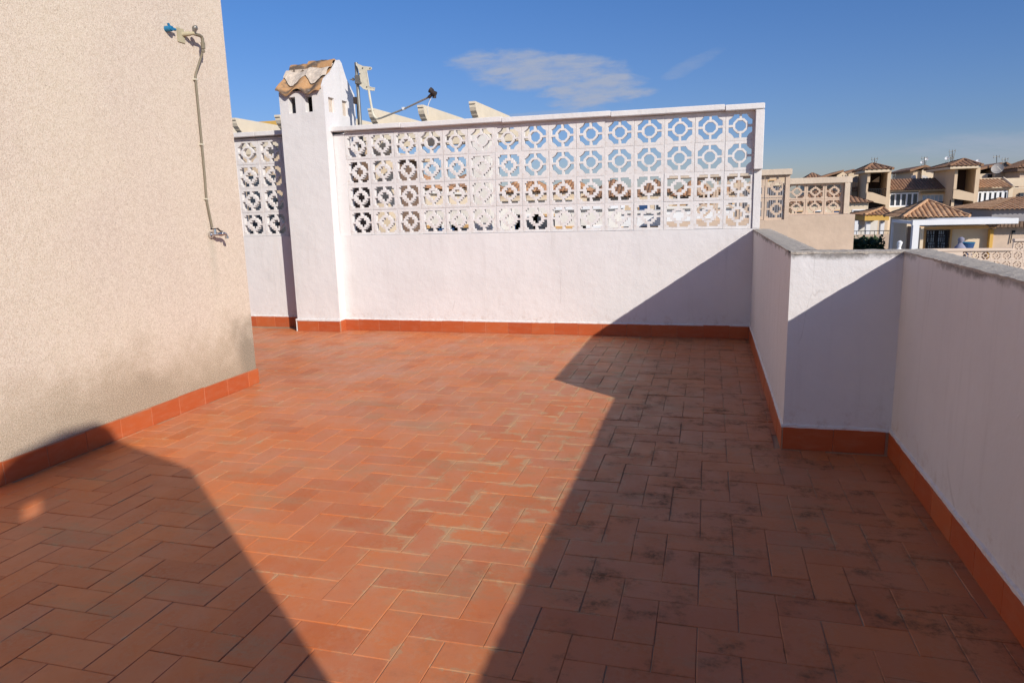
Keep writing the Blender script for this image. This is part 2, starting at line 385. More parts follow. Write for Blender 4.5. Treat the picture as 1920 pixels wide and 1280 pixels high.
for j in range(-38, 45):
    for i in range(-50, 18):
        k = (i+j) % 4
        if k == 0: tile(X0+i*a, Y0+j*a, 2*a, a)
        elif k == 3: tile(X0+i*a, Y0+j*a-a, a, 2*a)
fl.uv = uvs
ft = fl.build('terrace_floor', FLOOR, None, normals=False); struct(ft)
gb = MB(); gb.box(-8, XN+.16, -3.2, YB+.15, -.25, -.0040)
struct(gb.build('terrace_slab', GROUT))

# ---------------------------------------------------------------- wall helpers
def ragged_strip(mb, p0, p1, nrm, z0, z1, t, step=.035, j0=0., j1=.004, jt=.0015):
    p0, p1, nrm = Vector(p0), Vector(p1), Vector(nrm); L = (p1-p0).length; n = max(2, int(L/step)); vs = []; fs = []
    for i in range(n+1):
        p = p0.lerp(p1, i/n); zz0 = z0+random.uniform(-1, 1)*j0; zz1 = z1+random.uniform(-1, 1)*j1; tt = t+random.uniform(-1, 1)*jt
        vs += [(p.x, p.y, zz0), (p.x+nrm.x*tt, p.y+nrm.y*tt, zz0), (p.x+nrm.x*tt, p.y+nrm.y*tt, zz1), (p.x, p.y, zz1+.006)]
    for i in range(n):
        b = i*4
        for k in range(4): fs.append((b+k, b+(k+1) % 4, b+4+(k+1) % 4, b+4+k))
    fs += [(0, 1, 2, 3), (n*4+3, n*4+2, n*4+1, n*4)]
    mb.add(vs, fs)
def skirting(parent, runs, name='skirting', hgt=.142, L=.285, off=.0):
    tl = MB(); gr = MB()
    for p0, p1, nr in runs:
        p0, p1, nr = Vector((*p0, 0)), Vector((*p1, 0)), Vector((*nr, 0)); ln = (p1-p0).length; d = (p1-p0)/ln; u = -off
        q0 = p0; q1 = p1
        c = [p0, p1, p1+nr*.0085, p0+nr*.0085]
        gr.add([(q.x, q.y, -.006) for q in c]+[(q.x, q.y, hgt-.004) for q in c], [(0, 1, 2, 3), (4, 5, 6, 7), (0, 1, 5, 4), (1, 2, 6, 5), (2, 3, 7, 6), (3, 0, 4, 7)])
        while u < ln-.01:
            s0, s1 = max(0, u)+.0011, min(ln, u+L)-.0011; u += L
            if s1-s0 < .02: continue
            t = .0115+random.gauss(0, .0006); hz = hgt+random.gauss(0, .0024); w0, w1 = p0+d*s0, p0+d*s1; bv = .0025
            A = [w0+nr*.002, w1+nr*.002, w1+nr*(t-bv), w0+nr*(t-bv)]
            i0, i1 = p0+d*(s0+bv)+nr*t, p0+d*(s1-bv)+nr*t
            vs = [(w0.x, w0.y, .0015), (w1.x, w1.y, .0015), (w1.x, w1.y, hz), (w0.x, w0.y, hz),
                  (A[3].x, A[3].y, .0015), (A[2].x, A[2].y, .0015), (A[2].x, A[2].y, hz), (A[3].x, A[3].y, hz),
                  (i0.x, i0.y, .0015+bv), (i1.x, i1.y, .0015+bv), (i1.x, i1.y, hz-bv), (i0.x, i0.y, hz-bv)]
            fs = [(8, 9, 10, 11), (4, 5, 9, 8), (5, 6, 10, 9), (6, 7, 11, 10), (7, 4, 8, 11), (3, 2, 6, 7), (0, 3, 7, 4), (1, 5, 6, 2), (0, 4, 5, 1)]
            tl.add(vs, fs)
    o = tl.build(name, SKIRT, parent); gr.build('skirting_grout', SGR, o); return o
def waver(o, amp=.0022, edge=.35):
    """cut a big flat wall into a grid is not needed; light hand-troweled swell comes from bump"""
    return o

# ---------------------------------------------------------------- right parapet (three faces, one wall)
T = .17; ZP = 1.205
par = thing('parapet_wall', 'white parapet with a right-angled jog and bare concrete top, right side', 'parapet', (XN, YJ, 0))
w = MB()
poly = [(XF, YB-.001), (XF, YJ), (XN, YJ), (XN, -3.2), (XN+T, -3.2), (XN+T, YJ+T), (XF+T, YJ+T), (XF+T, YB-.001)]
w.prism(poly, 'z', -3.5, ZP-.012)
w.build('wall', WHITE, par)
cpm = MB()
def coping_seg(mb, x0, x1, y0, y1, along, z0=ZP-.012, z1=ZP, j=.004):
    n = int(((x1-x0) if along == 'x' else (y1-y0))/.03); m = 5; top = []; vs = []; fs = []
    for i in range(n+1):
        for k in range(m+1):
            fu, fv = i/n, k/m
            x, y = (x0+(x1-x0)*fu, y0+(y1-y0)*fv) if along == 'x' else (x0+(x1-x0)*fv, y0+(y1-y0)*fu)
            ed = k in (0, m)
            q = random.uniform(-j, j)*.8 if ed else 0
            if along == 'x': y += q
            else: x += q
            vs.append((x, y, z1+random.uniform(-.002, .002)-(.004 if ed else 0)))
    for i in range(n):
        for k in range(m): fs.append((i*(m+1)+k, i*(m+1)+k+1, (i+1)*(m+1)+k+1, (i+1)*(m+1)+k))
    b = len(vs)
    for side in (0, m):
        row = []
        for i in range(n+1):
            p = vs[i*(m+1)+side]; vs.append((p[0], p[1], z0-random.random()**2*.007)); row.append(len(vs)-1)
        for i in range(n): fs.append((i*(m+1)+side, (i+1)*(m+1)+side, row[i+1], row[i]))
    mb.add(vs, fs)
coping_seg(cpm, XF-.002, XF+T+.002, YJ+T, YB-.004, 'y'); coping_seg(cpm, XF-.002, XN+T+.002, YJ-.002, YJ+T, 'x')
coping_seg(cpm, XN-.002, XN+T+.002, -3.2, YJ-.002, 'y')
cpm.build('coping', CONC, par)
skirting(par, [((XF, YB-.013), (XF, YJ-.0115), (-1, 0)), ((XF, YJ), (XN-.012, YJ), (0, -1)), ((XN, YJ-.012), (XN, -3), (-1, 0))])
fr = MB()
ragged_strip(fr, (XF, YB-.01, 0), (XF, YJ-.005, 0), (-1, 0, 0), .139, .152, .010); ragged_strip(fr, (XF-.008, YJ, 0), (XN, YJ, 0), (0, -1, 0), .139, .153, .011)
ragged_strip(fr, (XN, YJ-.005, 0), (XN, -3, 0), (-1, 0, 0), .139, .153, .011)
fr.build('plaster_fillet', WHITE2, par)

# ---------------------------------------------------------------- back wall of pierced blocks
bw = thing('breeze_block_wall', 'long white wall pierced with four rows of patterned blocks, across the back', 'wall', (-2, YB, 0))
YK = YB+.115
w = MB(); w.box(-4.8, XF+.055, YB, YB+.17, -3.5, 1.21); w.box(-7.9, -4.8, YK, YK+.17, -3.5, 1.215)
w.box(-7.9, -6.0, YK+.01, YK+.16, 1.215, 2.44); w.box(-4.9, -4.345, YB+.012, YB+.16, 1.211, 2.44); w.box(-4.345, .44, YB+.02, YB+.15, 2.4405, 2.455); w.box(-4.345, -1.6, YB+.02, YB+.15, 2.455, 2.466)
w.box(-6, -4.98, YK+.02, YK+.15, 2.446, 2.47)
w.build('wall', WHITE, bw)
skirting(bw, [((-7.8, YK), (-5.10, YK), (0, -1)), ((-4.49, YB), (XF-.012, YB), (0, -1))], off=.1)
fr = MB(); ragged_strip(fr, (-7.8, YK, 0), (-5.10, YK, 0), (0, -1, 0), .139, .151, .010); ragged_strip(fr, (-4.5, YB, 0), (XF, YB, 0), (0, -1, 0), .139, .151, .010)
fr.build('plaster_fillet', WHITE2, bw)
# coping: precast lengths overhanging the front
cc = MB(); x = -7.9
while x < .53:
    x1 = min(x+random.uniform(1.0, 1.3), .535)
    zz = 2.494+(.0355 if x < -4 else .0355*(.53-x)/4.9)
    if x < -5.0 and x1 > -5.3: x1 = -4.8
    yy_ = .115 if x < -4.85 else 0; zz += yy_*.12
    cc.box(x+.001, x1-.001, yy_+YB-.055+random.uniform(-.002, .002), YB+.2+yy_, zz-.058, zz+random.uniform(-.002, .002), .006)
    x = x1
cc.build('coping', WHITE2, bw, True)
ep = MB(); ep.box(.444, .535, YB-.052, YB+.19, 1.828, 2.433, .006); ep.box(.452, .530, YB+.001, YB+.165, 1.211, 1.826, .004)
ep.build('end_post', WHITE2, bw)
def sq4(f):
    out = []
    for sx, sz in ((1, 1), (-1, 1), (-1, -1), (1, -1)):
        out.append([(p[0]*sx, p[1]*sz) for p in f])
    return out
HB = .153
cA = [(.35, .17), (.18, .17), (.18, .35), (-.18, .35), (-.18, .17), (-.35, .17), (-.35, -.17), (-.18, -.17), (-.18, -.35), (.18, -.35), (.18, -.17), (.35, -.17)]
hA = [(.08, .80), (.66, .80), (.66, .66), (.80, .66), (.80, .08), (.54, .08), (.54, .27), (.41, .27), (.41, .41), (.27, .41), (.27, .54), (.08, .54)]
cB = [(.385*math.cos(math.radians(22.5+45*i)), .385*math.sin(math.radians(22.5+45*i))) for i in range(8)]
hB = [(.075, .80), (.42, .80)]+[(1-.60*math.cos(math.radians(q)), 1-.60*math.sin(math.radians(q))) for q in (28, 38, 45, 52, 62)]+[(.80, .42), (.80, .075), (.51, .075), (.48, .22), (.22, .48), (.075, .51)]
def block_mesh(name, c, h, mat, t=.062):
    sc = lambda pl: [(p[0]*HB, p[1]*HB) for p in pl]
    o = .985
    bm = holed(sc([(-o, -o), (o, -o), (o, o), (-o, o)]), [sc(c)]+[sc(q) for q in sq4(h)], t)
    mb = MB(); mb.bm(bm); ob = mb.build(name, mat); return ob
MESH_A = block_mesh('breeze_block', cA, hA, WHITE2); MESH_B = block_mesh('breeze_block', cB, hB, WHITE2)
for q in (MESH_A, MESH_B): C.objects.unlink(q)
MA, MBm = MESH_A.data, MESH_B.data
jm = MB()
def put_block(me, xc, zc, yw, wx, parent, jit=1., hz=.3075):
    o = bpy.data.objects.new('breeze_block', me); C.objects.link(o)
    o.location = (xc+random.gauss(0, .001)*jit, yw+random.gauss(0, .0014)*jit, zc+random.gauss(0, .001)*jit)
    o.rotation_euler = (random.gauss(0, .004)*jit, random.gauss(0, .004)*jit, random.gauss(0, .004)*jit)
    o.scale = (wx/(2*HB), 1, hz/(2*HB)); o.parent = parent; return o
cols = [-4.345, -4.02, -3.69, -3.375, -3.06, -2.745, -2.42, -2.10, -1.778, -1.46, -1.137, -.813, -.486, -.163, .150, .452]
rowz = [1.211, 1.519, 1.826, 2.133, 2.440]
typ = {0: 3, 1: 7, 2: 15, 3: 15}     # columns of the stepped kind in each row from the top
for r in range(4):
    z0 = rowz[3-r]; zc = z0+.1537
    for k in range(15):
        o = put_block(MA if k < typ[r] else MBm, (cols[k]+cols[k+1])/2, zc, YB+.016, cols[k+1]-cols[k], bw)
    for k in range(3):
        x0, x1 = [(-6.0, -5.655), (-5.655, -5.32), (-5.32, -4.99)][k]
        put_block(MBm if (r == 0 and k == 0) else MA, (x0+x1)/2, zc+.006, YK+.016, x1-x0, bw)
# mortar lines between blocks, hairline, just behind the block faces
for z in rowz[1:4]: jm.box(-4.345, .452, YB+.0205, YB+.07, z-.0035, z+.0035); jm.box(-6, -4.99, YK+.0205, YK+.07, z+.0025, z+.0095)
for c_ in cols[1:-1]: jm.box(c_-.0035, c_+.0035, YB+.0215, YB+.069, 1.2115, 2.4395)
for c_ in (-5.655, -5.32): jm.box(c_-.0035, c_+.0035, YK+.0215, YK+.069, 1.2115, 2.4395)
jm.build('joint_mortar', WHITE2, bw)

# ---------------------------------------------------------------- chimney
ch = thing('chimney', 'white chimney with smoke slots and small clay tile roof against the pierced wall', 'chimney', (-4.8, 8.3, 0))
CX0, CX1, CY0, CY1 = -5.105, -4.495, 7.94, 8.73
b = MB(); b.box(CX0, CX1, CY0, YB-.0005, 0, 2.69); b.box(CX0+.0, CX1, YB+.2005, CY1, 2.2, 2.69); b.box(CX0, CX1, YB-.0005, YB+.2005, 2.531, 2.69)
# hollow head: plates with slots
def plate_x(mb, x, t, prof, holes):     # profile in (y,z), plate thickness t towards -x
    bm = holed(prof, holes, t)
    bm.transform(Matrix(((0, -1, 0, x), (1, 0, 0, 0), (0, 0, 1, 0), (0, 0, 0, 1)))); mb.bm(bm)
gp = [onx(x_, y_, CX1) for x_, y_ in ((665, 178.6), (656.5, 161.7), (649.5, 148), (644, 131), (640.5, 119), (636.5, 112.5), (632.8, 113), (629.5, 120), (622, 134), (609.5, 147), (603.0, 160))]
gab = [(CY0, 2.69), (CY1, 2.69)]+[(min(CY1, max(CY0, p.y)), p.z) for p in gp]
plate_x(b, CX1, .03, gab, [[(8.045, 2.705), (8.185, 2.705), (8.185, 2.88), (8.045, 2.88)], [(8.385, 2.70), (8.52, 2.70), (8.52, 2.885), (8.385, 2.885)]])
gl = [(CY0+.086, 2.69), (CY1, 2.69), (CY1, 2.93), (8.33, 3.25), (CY0+.086, 2.99)]
plate_x(b, CX0+.085, .085, gl, [])
bm = holed([(CX0, 2.69), (CX1-.031, 2.69), (CX1-.031, 2.955), (CX0, 2.955)], [[(-4.985, 2.700), (-4.885, 2.700), (-4.885, 2.89), (-4.985, 2.89)], [(-4.755, 2.705), (-4.655, 2.705), (-4.655, 2.89), (-4.755, 2.89)]], .085)
bm.transform(Matrix.Translation((0, CY0, 0))); b.bm(bm)
b.box(CX0+.086, CX1-.086, CY1-.085, CY1, 2.69, 2.93)
b.build('body', WHITE, ch)
cr_ = MB(); cr_.box(CX1-.13, CX1-.08, CY0+.1, CY1-.1, 2.69, 2.92); cr_.build('flue_lining', mat_plain('darker_mortar', (.36, .31, .27), .95, .3, 30, .8), ch)  # lining mortar is darker than the mortar bed on the roof
# barrel-tile slopes
def wave_slope(y0, z0, y1, z1, n=2.0, amp=.040, x0=CX0-.012, x1=CX1-.031, t=.016):
    mb = MB(); nu, nv = 40, 8; vs = []; fs = []
    for s_ in (0, 1):
        for j in range(nv+1):
            for i in range(nu+1):
                u, v = i/nu, j/nv
                z = z0+(z1-z0)*v+amp*math.cos(2*math.pi*n*u)*(1-.25*v)*(1-.8*u**8)-s_*t+.006*math.sin(9*v+4*u)
                vs.append((x0+(x1-x0)*u, y0+(y1-y0)*v+.012*math.sin(13*u)*(1-v), z))
    K = (nu+1)*(nv+1)
    for j in range(nv):
        for i in range(nu):
            q = j*(nu+1)+i; fs += [(q, q+1, q+nu+2, q+nu+1), (K+q, K+q+nu+1, K+q+nu+2, K+q+1)]
    for i in range(nu): fs += [(i, K+i, K+i+1, i+1), (nv*(nu+1)+i, nv*(nu+1)+i+1, K+nv*(nu+1)+i+1, K+nv*(nu+1)+i)]
    for j in range(nv):
        q = j*(nu+1); p = q+nu; fs += [(q, q+nu+1, K+q+nu+1, K+q), (p, K+p, K+p+nu+1, p+nu+1)]
    mb.add(vs, fs); return mb
wave_slope(CY0-.055, 2.945, 8.24, 3.235).build('roof_tile', CTILE, ch, True)
wave_slope(CY1+.06, 2.87, 8.40, 3.22).build('roof_tile', CTILE, ch, True)
SL = MB(); SL.prism([(CY0+.09, 2.70), (8.6, 2.70), (8.6, 2.98), (8.34, 3.24), (CY0+.09, 2.97)], 'x', CX1-.08, CX1-.0305); SL.build('mortar_fillet', MORT, ch)
mt = MB(); nu, nv = 34, 10; vs = []; fs = []
for j in range(nv+1):
    for i in range(nu+1):
        u, v = i/nu, j/nv; low = .045*(.5-.5*math.cos(2*math.pi*2*u))*(1 if .05 < u < .95 else .3)+random.uniform(-.003, .003)
        low *= 1.5; y = (8.08-low)+(8.29-(8.08-low))*v; zs = 2.945+((8.08-low)-7.885)/.355*.29+.034*math.cos(4*math.pi*u)*(1-.8*u**8)+.010; z = zs+(3.30-zs)*v+.03*math.sin(math.pi*min(1, v*1.4))+random.uniform(-.003, .003)+.006*math.sin(7*u+5*v)
        vs.append((CX0-.01+(CX1-.031-CX0+.01)*u, y, z+(.018 if u > .5 else 0)))
for j in range(nv):
    for i in range(nu): q = j*(nu+1)+i; fs.append((q, q+1, q+nu+2, q+nu+1))
mt.add(vs, fs); mt.box(CX0+.0, CX1-.09, 8.22, 8.46, 3.12, 3.26)
mt.build('mortar_bed', MORT, ch)
for (xa, xb, zr) in ((CX0-.012, -4.80, 3.285), (-4.86, CX1-.031, 3.312)):
    rm = MB(); vs = []; fs = []; ns = 12; nl = 8
    for t_ in (0, .015):
        for i in range(nl+1):
            for k in range(ns+1):
                an = math.pi*k/ns; rr = .115-t_+.006*math.sin(i*1.7+k); vs.append((xa+(xb-xa)*i/nl, 8.335+rr*math.cos(an)*1.0, zr-.055+rr*math.sin(an)*.95))
    K = (nl+1)*(ns+1)
    for i in range(nl):
        for k in range(ns): q = i*(ns+1)+k; fs += [(q, q+1, q+ns+2, q+ns+1), (K+q, K+q+ns+1, K+q+ns+2, K+q+1)]
    for k in range(ns): fs += [(k, K+k, K+k+1, k+1), (nl*(ns+1)+k, nl*(ns+1)+k+1, K+nl*(ns+1)+k+1, K+nl*(ns+1)+k)]
    rm.add(vs, fs); rm.build('ridge_tile', CTILE, ch, True)
skirting(ch, [((CX0-.0, CY0), (CX1+.010, CY0), (0, -1)), ((CX1, CY0-.001), (CX1, YB-.012), (1, 0)), ((CX0, YB+.1), (CX0, CY0-.0), (-1, 0))], off=0, L=.305)
fr = MB(); ragged_strip(fr, (CX0-.02, CY0, 0), (CX1+.008, CY0, 0), (0, -1, 0), .137, .157, .016, j1=.003); ragged_strip(fr, (CX1, CY0-.008, 0), (CX1, YB, 0), (1, 0, 0), .138, .152, .010)
fr.box(CX0-.018, CX0-.0125, CY0-.014, YB+.1, 0, .138)
fr.build('plaster_fillet', WHITE2, ch)

# ---------------------------------------------------------------- stair tower on the left
st = thing('stair_tower', 'tall beige pebble-dashed stair tower wall carrying a tap, at the left', 'building', (-5.2, 2, 0))
w = MB(); w.box(-6.8, XL, -3.2, YL, -3.5, 3.95, .006); w.build('wall', PEB, st)
rf = MB(); roofface(rf, (-6.9, -3.3, 3.96), (-6.9+.001, YL+.1, 3.96), (-3.8, -3.3, 4.3), (-3.8, YL+.1, 4.3)); 
rf.build('roof', RT1, st)
skirting(st, [((XL, -3), (XL, YL+.011), (1, 0)), ((XL+.01, YL), (-6.8, YL), (0, 1))], off=.06, hgt=.137)
fr = MB(); fr.box(XL, XL+.006, -3, YL, .0, .1405); fr.box(-6.8, XL+.005, YL, YL+.006, 0, .14); fr.build('skirting_bed', SGR, st)

# blue valve
bv = thing('stopcock', 'small blue plastic stopcock sticking out of the beige wall beside the top of the pipe', 'valve', (XL, 4.70, 2.86))
q = MB(); q.tube([(XL, 4.665, 2.862), (XL+.045, 4.668, 2.862)], .021, 14).tube([(XL+.045, 4.668, 2.862), (XL+.056, 4.669, 2.862)], .017, 14); q.build('valve_body', BLUE, bv, True)
q = MB(); q.tube([(XL+.035, 4.668, 2.865), (XL+.037, 4.722, 2.866)], .010, 10); q.tube([(XL+.035, 4.668, 2.87), (XL+.034, 4.655, 2.897)], .009, 8); q.build('valve_lever', BLUE, bv, True)
# water pipe and its fittings
wp = thing('water_pipe', 'thin grey-beige water pipe clipped down the beige wall from an elbow to the tap', 'pipe', (XL, 4.92, 1.4))
P_ = [(XL+.075, 4.965, 2.83), (XL+.070, 4.962, 2.76), (XL+.046, 4.945, 2.68), (XL+.022, 4.925, 2.60), (XL+.016, 4.916, 2.54), (XL+.015, 4.913, 2.30), (XL+.016, 4.908, 2.05), (XL+.015, 4.904, 1.80), (XL+.015, 4.897, 1.63), (XL+.017, 4.912, 1.50), (XL+.02, 4.922, 1.405)]
def smooth_path(P, k=4):
    out = []; P = [Vector(p) for p in P]
    for i in range(len(P)-1):
        p0, p1, p2, p3 = P[max(i-1, 0)], P[i], P[i+1], P[min(i+2, len(P)-1)]
        for j in range(k):
            t = j/k; out.append(.5*((2*p1)+(p2-p0)*t+(2*p0-5*p1+4*p2-p3)*t*t+(3*p1-p0-3*p2+p3)*t**3))
    return out+[P[-1]]
q = MB(); q.tube(smooth_path(P_), .0088, 10); q.build('pipe', PIPE, wp, True)
q = MB(); q.tube([(XL+.072, 4.875, 2.868), (XL+.074, 4.945, 2.868), (XL+.075, 4.960, 2.862), (XL+.076, 4.966, 2.848), (XL+.076, 4.966, 2.80)], .0125, 10)
q.tube([(XL+.076, 4.966, 2.822), (XL+.075, 4.965, 2.775)], [.017, .0155], 8); q.tube([(XL+.0745, 4.964, 2.768), (XL+.073, 4.962, 2.75)], .0135, 8)
q.build('elbow', PIPE, wp, True)
q = MB(); q.box(XL, XL+.007, 4.775, 4.855, 2.795, 2.90, .003); q.tube([(XL, 4.835, 2.86), (XL+.055, 4.855, 2.865)], .017, 12); q.tube([(XL+.05, 4.853, 2.864), (XL+.09, 4.867, 2.868)], .013, 12); q.build('wall_flange', mat_plain('aged_brass_plaster', (.44, .39, .26), .7, .2, 20, .2), wp, True)
q = MB(); q.tube([(XL+.085, 4.868, 2.875), (XL+.092, 4.868, 2.90), (XL+.10, 4.868, 2.912)], [.012, .02, .019], 12); q.ball((XL+.10, 4.869, 2.905), .02, (.7, 1, 1)); q.build('valve_cap', GMET, wp, True)
for z, y in ((2.545, 4.915), (2.055, 4.908), (1.632, 4.897)):
    q = MB(); q.box(XL, XL+.027, y-.016, y+.016, z-.006, z+.006, .002); q.build('clip', BMET, wp)
tp = thing('tap', 'chromed garden tap with a dark lever at the foot of the wall pipe', 'tap', (XL, 4.93, 1.38))
q = MB(); q.tube([(XL, 4.905, 1.345), (XL+.02, 4.908, 1.347), (XL+.024, 4.91, 1.348), (XL+.07, 4.93, 1.352)], [.024, .024, .014, .016], 12)
q.tube([(XL+.045, 4.915, 1.35), (XL+.047, 4.916, 1.392)], [.015, .012], 10)
q.tube(smooth_path([(XL+.065, 4.925, 1.352), (XL+.075, 4.965, 1.353), (XL+.08, 4.985, 1.353), (XL+.083, 5.0, 1.345), (XL+.085, 5.006, 1.328)]), [.0145]*8+[.0115]*9, 10)
q.tube([(XL+.085, 5.006, 1.33), (XL+.086, 5.007, 1.312)], .0145, 10)
q.tube([(XL+.078, 4.962, 1.353), (XL+.079, 4.972, 1.353)], .018, 8)
q.build('tap_body', CHROME, tp, True)
q = MB(); q.box(XL+.038, XL+.052, 4.870, 4.955, 1.392, 1.399, .002); q.tube([(XL+.045, 4.952, 1.396), (XL+.048, 4.985, 1.372), (XL+.049, 5.008, 1.370)], .0065, 8); q.build('tap_lever', DKMET, tp, True)

# ---------------------------------------------------------------- dish mount on the wall beside the chimney
def c6(cx, cy): return (640+cx/6, 90+cy/6)
YM = 8.40
dm = thing('dish_mount', 'steel mast with an empty satellite dish bracket and long bent arm beside the chimney', 'antenna', (-4.25, YM, 2.4))
mx = at(*c6(205, 640), YM).x
q = MB(); q.tube([(mx, YM, 2.2), (mx-.012, YM, at(*c6(180, 165), YM).z)], .021, 12); q.build('mast', GMET, dm, True)
q = MB(); p = at(*c6(172, 700), YM); q.tube([(p.x, YM+.03, 2.3), (p.x-.004, YM+.03, at(*c6(172, 560), YM).z)], .009, 8)
p = at(*c6(160, 600), YM); q.box(p.x-.03, p.x+.03, YM-.01, YM+.05, p.z-.03, p.z+.05, .004); q.build('wall_bracket', DKMET, dm)
pl = [(185, 178), (262, 212), (355, 224), (362, 240), (350, 252), (303, 262), (318, 350), (332, 442), (360, 455), (396, 460), (390, 486), (300, 476), (262, 462), (225, 430), (240, 400), (222, 300), (215, 258)]
pts = [at(*c6(*p_), YM) for p_ in pl]
q = MB(); q.prism([(p.x, p.z) for p in pts], 'y', YM-.05, YM-.04)
q.tube([tuple(p+Vector((0, -.004, 0))) if 0 else (p.x, YM-.047, p.z) for p in pts[3:13]], .007, 6)
q.build('bracket_plate', BMET, dm)
for (cx, cy) in ((262, 236), (308, 447), (345, 238), (230, 300)): p = at(*c6(cx, cy), YM); MB().ball((p.x, YM-.052, p.z), .008).build('bolt', DKMET, dm)
q = MB()
p = at(*c6(200, 365), YM); q.box(p.x-.04, p.x+.035, YM-.045, YM+.035, p.z-.05, p.z+.055, .006)
p0 = at(*c6(105, 360), YM); q.tube([(p0.x, YM-.02, p0.z), (p.x, YM-.02, p.z)], .0055, 6); q.tube([(p0.x+.035, YM-.02, p0.z), (p0.x+.055, YM-.02, p0.z)], .018, 6)
p1 = at(*c6(250, 405), YM); q.tube([(p.x-.03, YM-.05, p.z-.03), (p1.x, YM-.05, p1.z)], .012, 6); q.build('clamp', GMET, dm)
ap = [(308, 470), (318, 540), (332, 620), (346, 700), (362, 755), (385, 787), (410, 797), (445, 790), (480, 776), (700, 690), (1000, 548)]
pp = []
for i, (cx, cy) in enumerate(ap):
    y = YM-.045-(.28*max(0, (cx-400))/600); pp.append(at(*c6(cx, cy), y))
q = MB(); q.tube(pp[:7], .0145, 8); q.build('arm', BMET, dm, True)
q = MB(); q.tube(pp[6:], .0115, 8); q.build('arm', mat_plain('dull_grey_metal', (.34, .32, .28), .55, .2, 25, .1), dm, True)
q = MB(); e = pp[-1]
q.tube([e+Vector((-.02, 0, -.01)), e+Vector((.03, 0, .03))], .02, 10); q.tube([e+Vector((.0, 0, .075)), e+Vector((.03, 0, .055))], [.034, .03], 14); q.tube([e+Vector((.02, -.01, .05)), e+Vector((.075, -.01, .02))], [.026, .03], 12)
q.tube([e+Vector((.055, 0, .05)), e+Vector((.05, 0, -.02))], .022, 12); q.build('feed_horn', DKMET, dm, True)
q = MB(); q.tube(smooth_path([e+Vector((.01, 0, -.02)), e+Vector((-.02, 0, -.07)), e+Vector((-.04, 0, -.13)), e+Vector((-.045, .02, -.2))]), .004, 6)
q.build('cable', CABLE, dm, True); q = MB()
pm = pp[-2]; q.box(pm.x-.018, pm.x+.018, pm.y-.016, pm.y+.016, pm.z-.008, pm.z+.022, .003); q.build('cable_clip', CABLE, dm)

# ---------------------------------------------------------------- neighbour's pergola behind the wall
YP = 9.6
pg = thing('pergola', 'cream concrete pergola with scroll-ended beams rising behind the pierced white wall', 'pergola', (-4, YP, 0))
zt = at(885, 190, YP).z
bx = [at(884, 190, YP).x, at(787, 198, YP).x]; dxx = bx[0]-bx[1]
xs = [bx[0]-dxx*i for i in range(7)]
prof = [(0, 0), (0, -.030), (.018, -.038), (.022, -.075), (.045, -.12), (.085, -.155), (.10, -.175), (.13, -.188), (.15, -.235), (1.72, -.235), (1.74, -.15), (1.80, -.03), (1.80, 0)]
prof = [(y, z) for y, z in prof]
for i, x in enumerate(xs):
    q = MB(); q.prism([(YP+y, zt+z) for y, z in prof], 'x', x-.04, x+.05); o = q.build('beam', PERG, pg)
q = MB(); q.box(xs[-1]-.3, xs[0]+.42, YP+.28, YP+.42, zt-.42, zt-.237, .004); q.box(xs[-1]-.3, xs[0]+.42, YP+1.45, YP+1.60, zt-.42, zt-.237, .004); q.build('lintel', PERG, pg)
px0, px1 = at(884, 330, YP+.27).x, at(921, 330, YP+.27).x
q = MB(); q.box(px0, px1, YP+.2, YP+.5, -3, zt-.425, .006); q.build('pillar', OFFW, pg)
q = MB(); q.box(xs[-1]-.2, xs[-1]+.08, YP+.2, YP+.5, -3, zt-.425, .006); q.build('pillar', OFFW, pg)
q = MB(); q.box(xs[3]+.05, xs[3]+.33, YP+1.4, YP+1.68, -3, zt-.425, .006); q.build('pillar', CREAM2, pg)
yl = thing('penthouse', 'ochre yellow rooftop room with a cream wall behind the pergola, left of the chimney', 'building', (-9.5, 14, 0))
q = MB(); p = at(438, 236, 13.2); p2 = at(500, 250, 13.2); q.box(p.x-1.5, p2.x+.3, 13.2, 16, -3, p.z-.302); q.build('wall', CREAM, yl)
q = MB(); q.box(p.x-1.7, p2.x+.45, 13.0, 16.2, p.z-.30, p.z+.02, .01); q.build('cornice', YEL, yl)
q = MB(); q.box(p.x+.2, p.x+.9, 13.17, 13.25, 1.0, 2.3); q.build('window', GLASS, yl)
# stair room and dark passage seen through the first columns of blocks
sr = thing('stair_room', 'brown shaded rooftop room seen through the pierced blocks nearest the chimney', 'building', (-5.2, 12.5, 0))
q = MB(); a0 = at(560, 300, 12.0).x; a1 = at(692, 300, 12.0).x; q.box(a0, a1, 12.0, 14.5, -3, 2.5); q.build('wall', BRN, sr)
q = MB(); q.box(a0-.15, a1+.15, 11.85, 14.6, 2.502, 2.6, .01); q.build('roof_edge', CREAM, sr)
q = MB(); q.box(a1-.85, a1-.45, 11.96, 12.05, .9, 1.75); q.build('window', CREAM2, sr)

# ---------------------------------------------------------------- neighbour's pierced wall on the right
nb = thing('neighbour_wall', 'beige roughcast terrace wall with two rows of pierced blocks, right of the white wall', 'wall', (1.5, 11.5, 0))
Y1, Y2 = 10.5, 12.4
BA = block_mesh('breeze_block', cA, hA, BEIGE, .055); C.objects.unlink(BA); BA = BA.data
q = MB(); xe = at(1481, 350, Y1).x; zt1 = 1.84
q.box(-.6, xe, Y1, Y1+.18, -3.5, at(1455, 412, Y1).z); q.box(xe-.055, xe, Y1+.002, Y1+.175, at(1455, 412, Y1).z, zt1)
x2 = at(1476, 440, Y2-.5).x; x3 = at(1601, 440, Y2-.5).x; zz2 = at(1545, 403, Y2-.5).z
q.box(x2, x3, Y2-.5, Y2+.5, -3.5, zz2); 
q.build('wall', BEIGE, nb)
q = MB(); q.box(-.6, xe+.02, Y1-.04, Y1+.2, zt1, zt1+.08, .006)
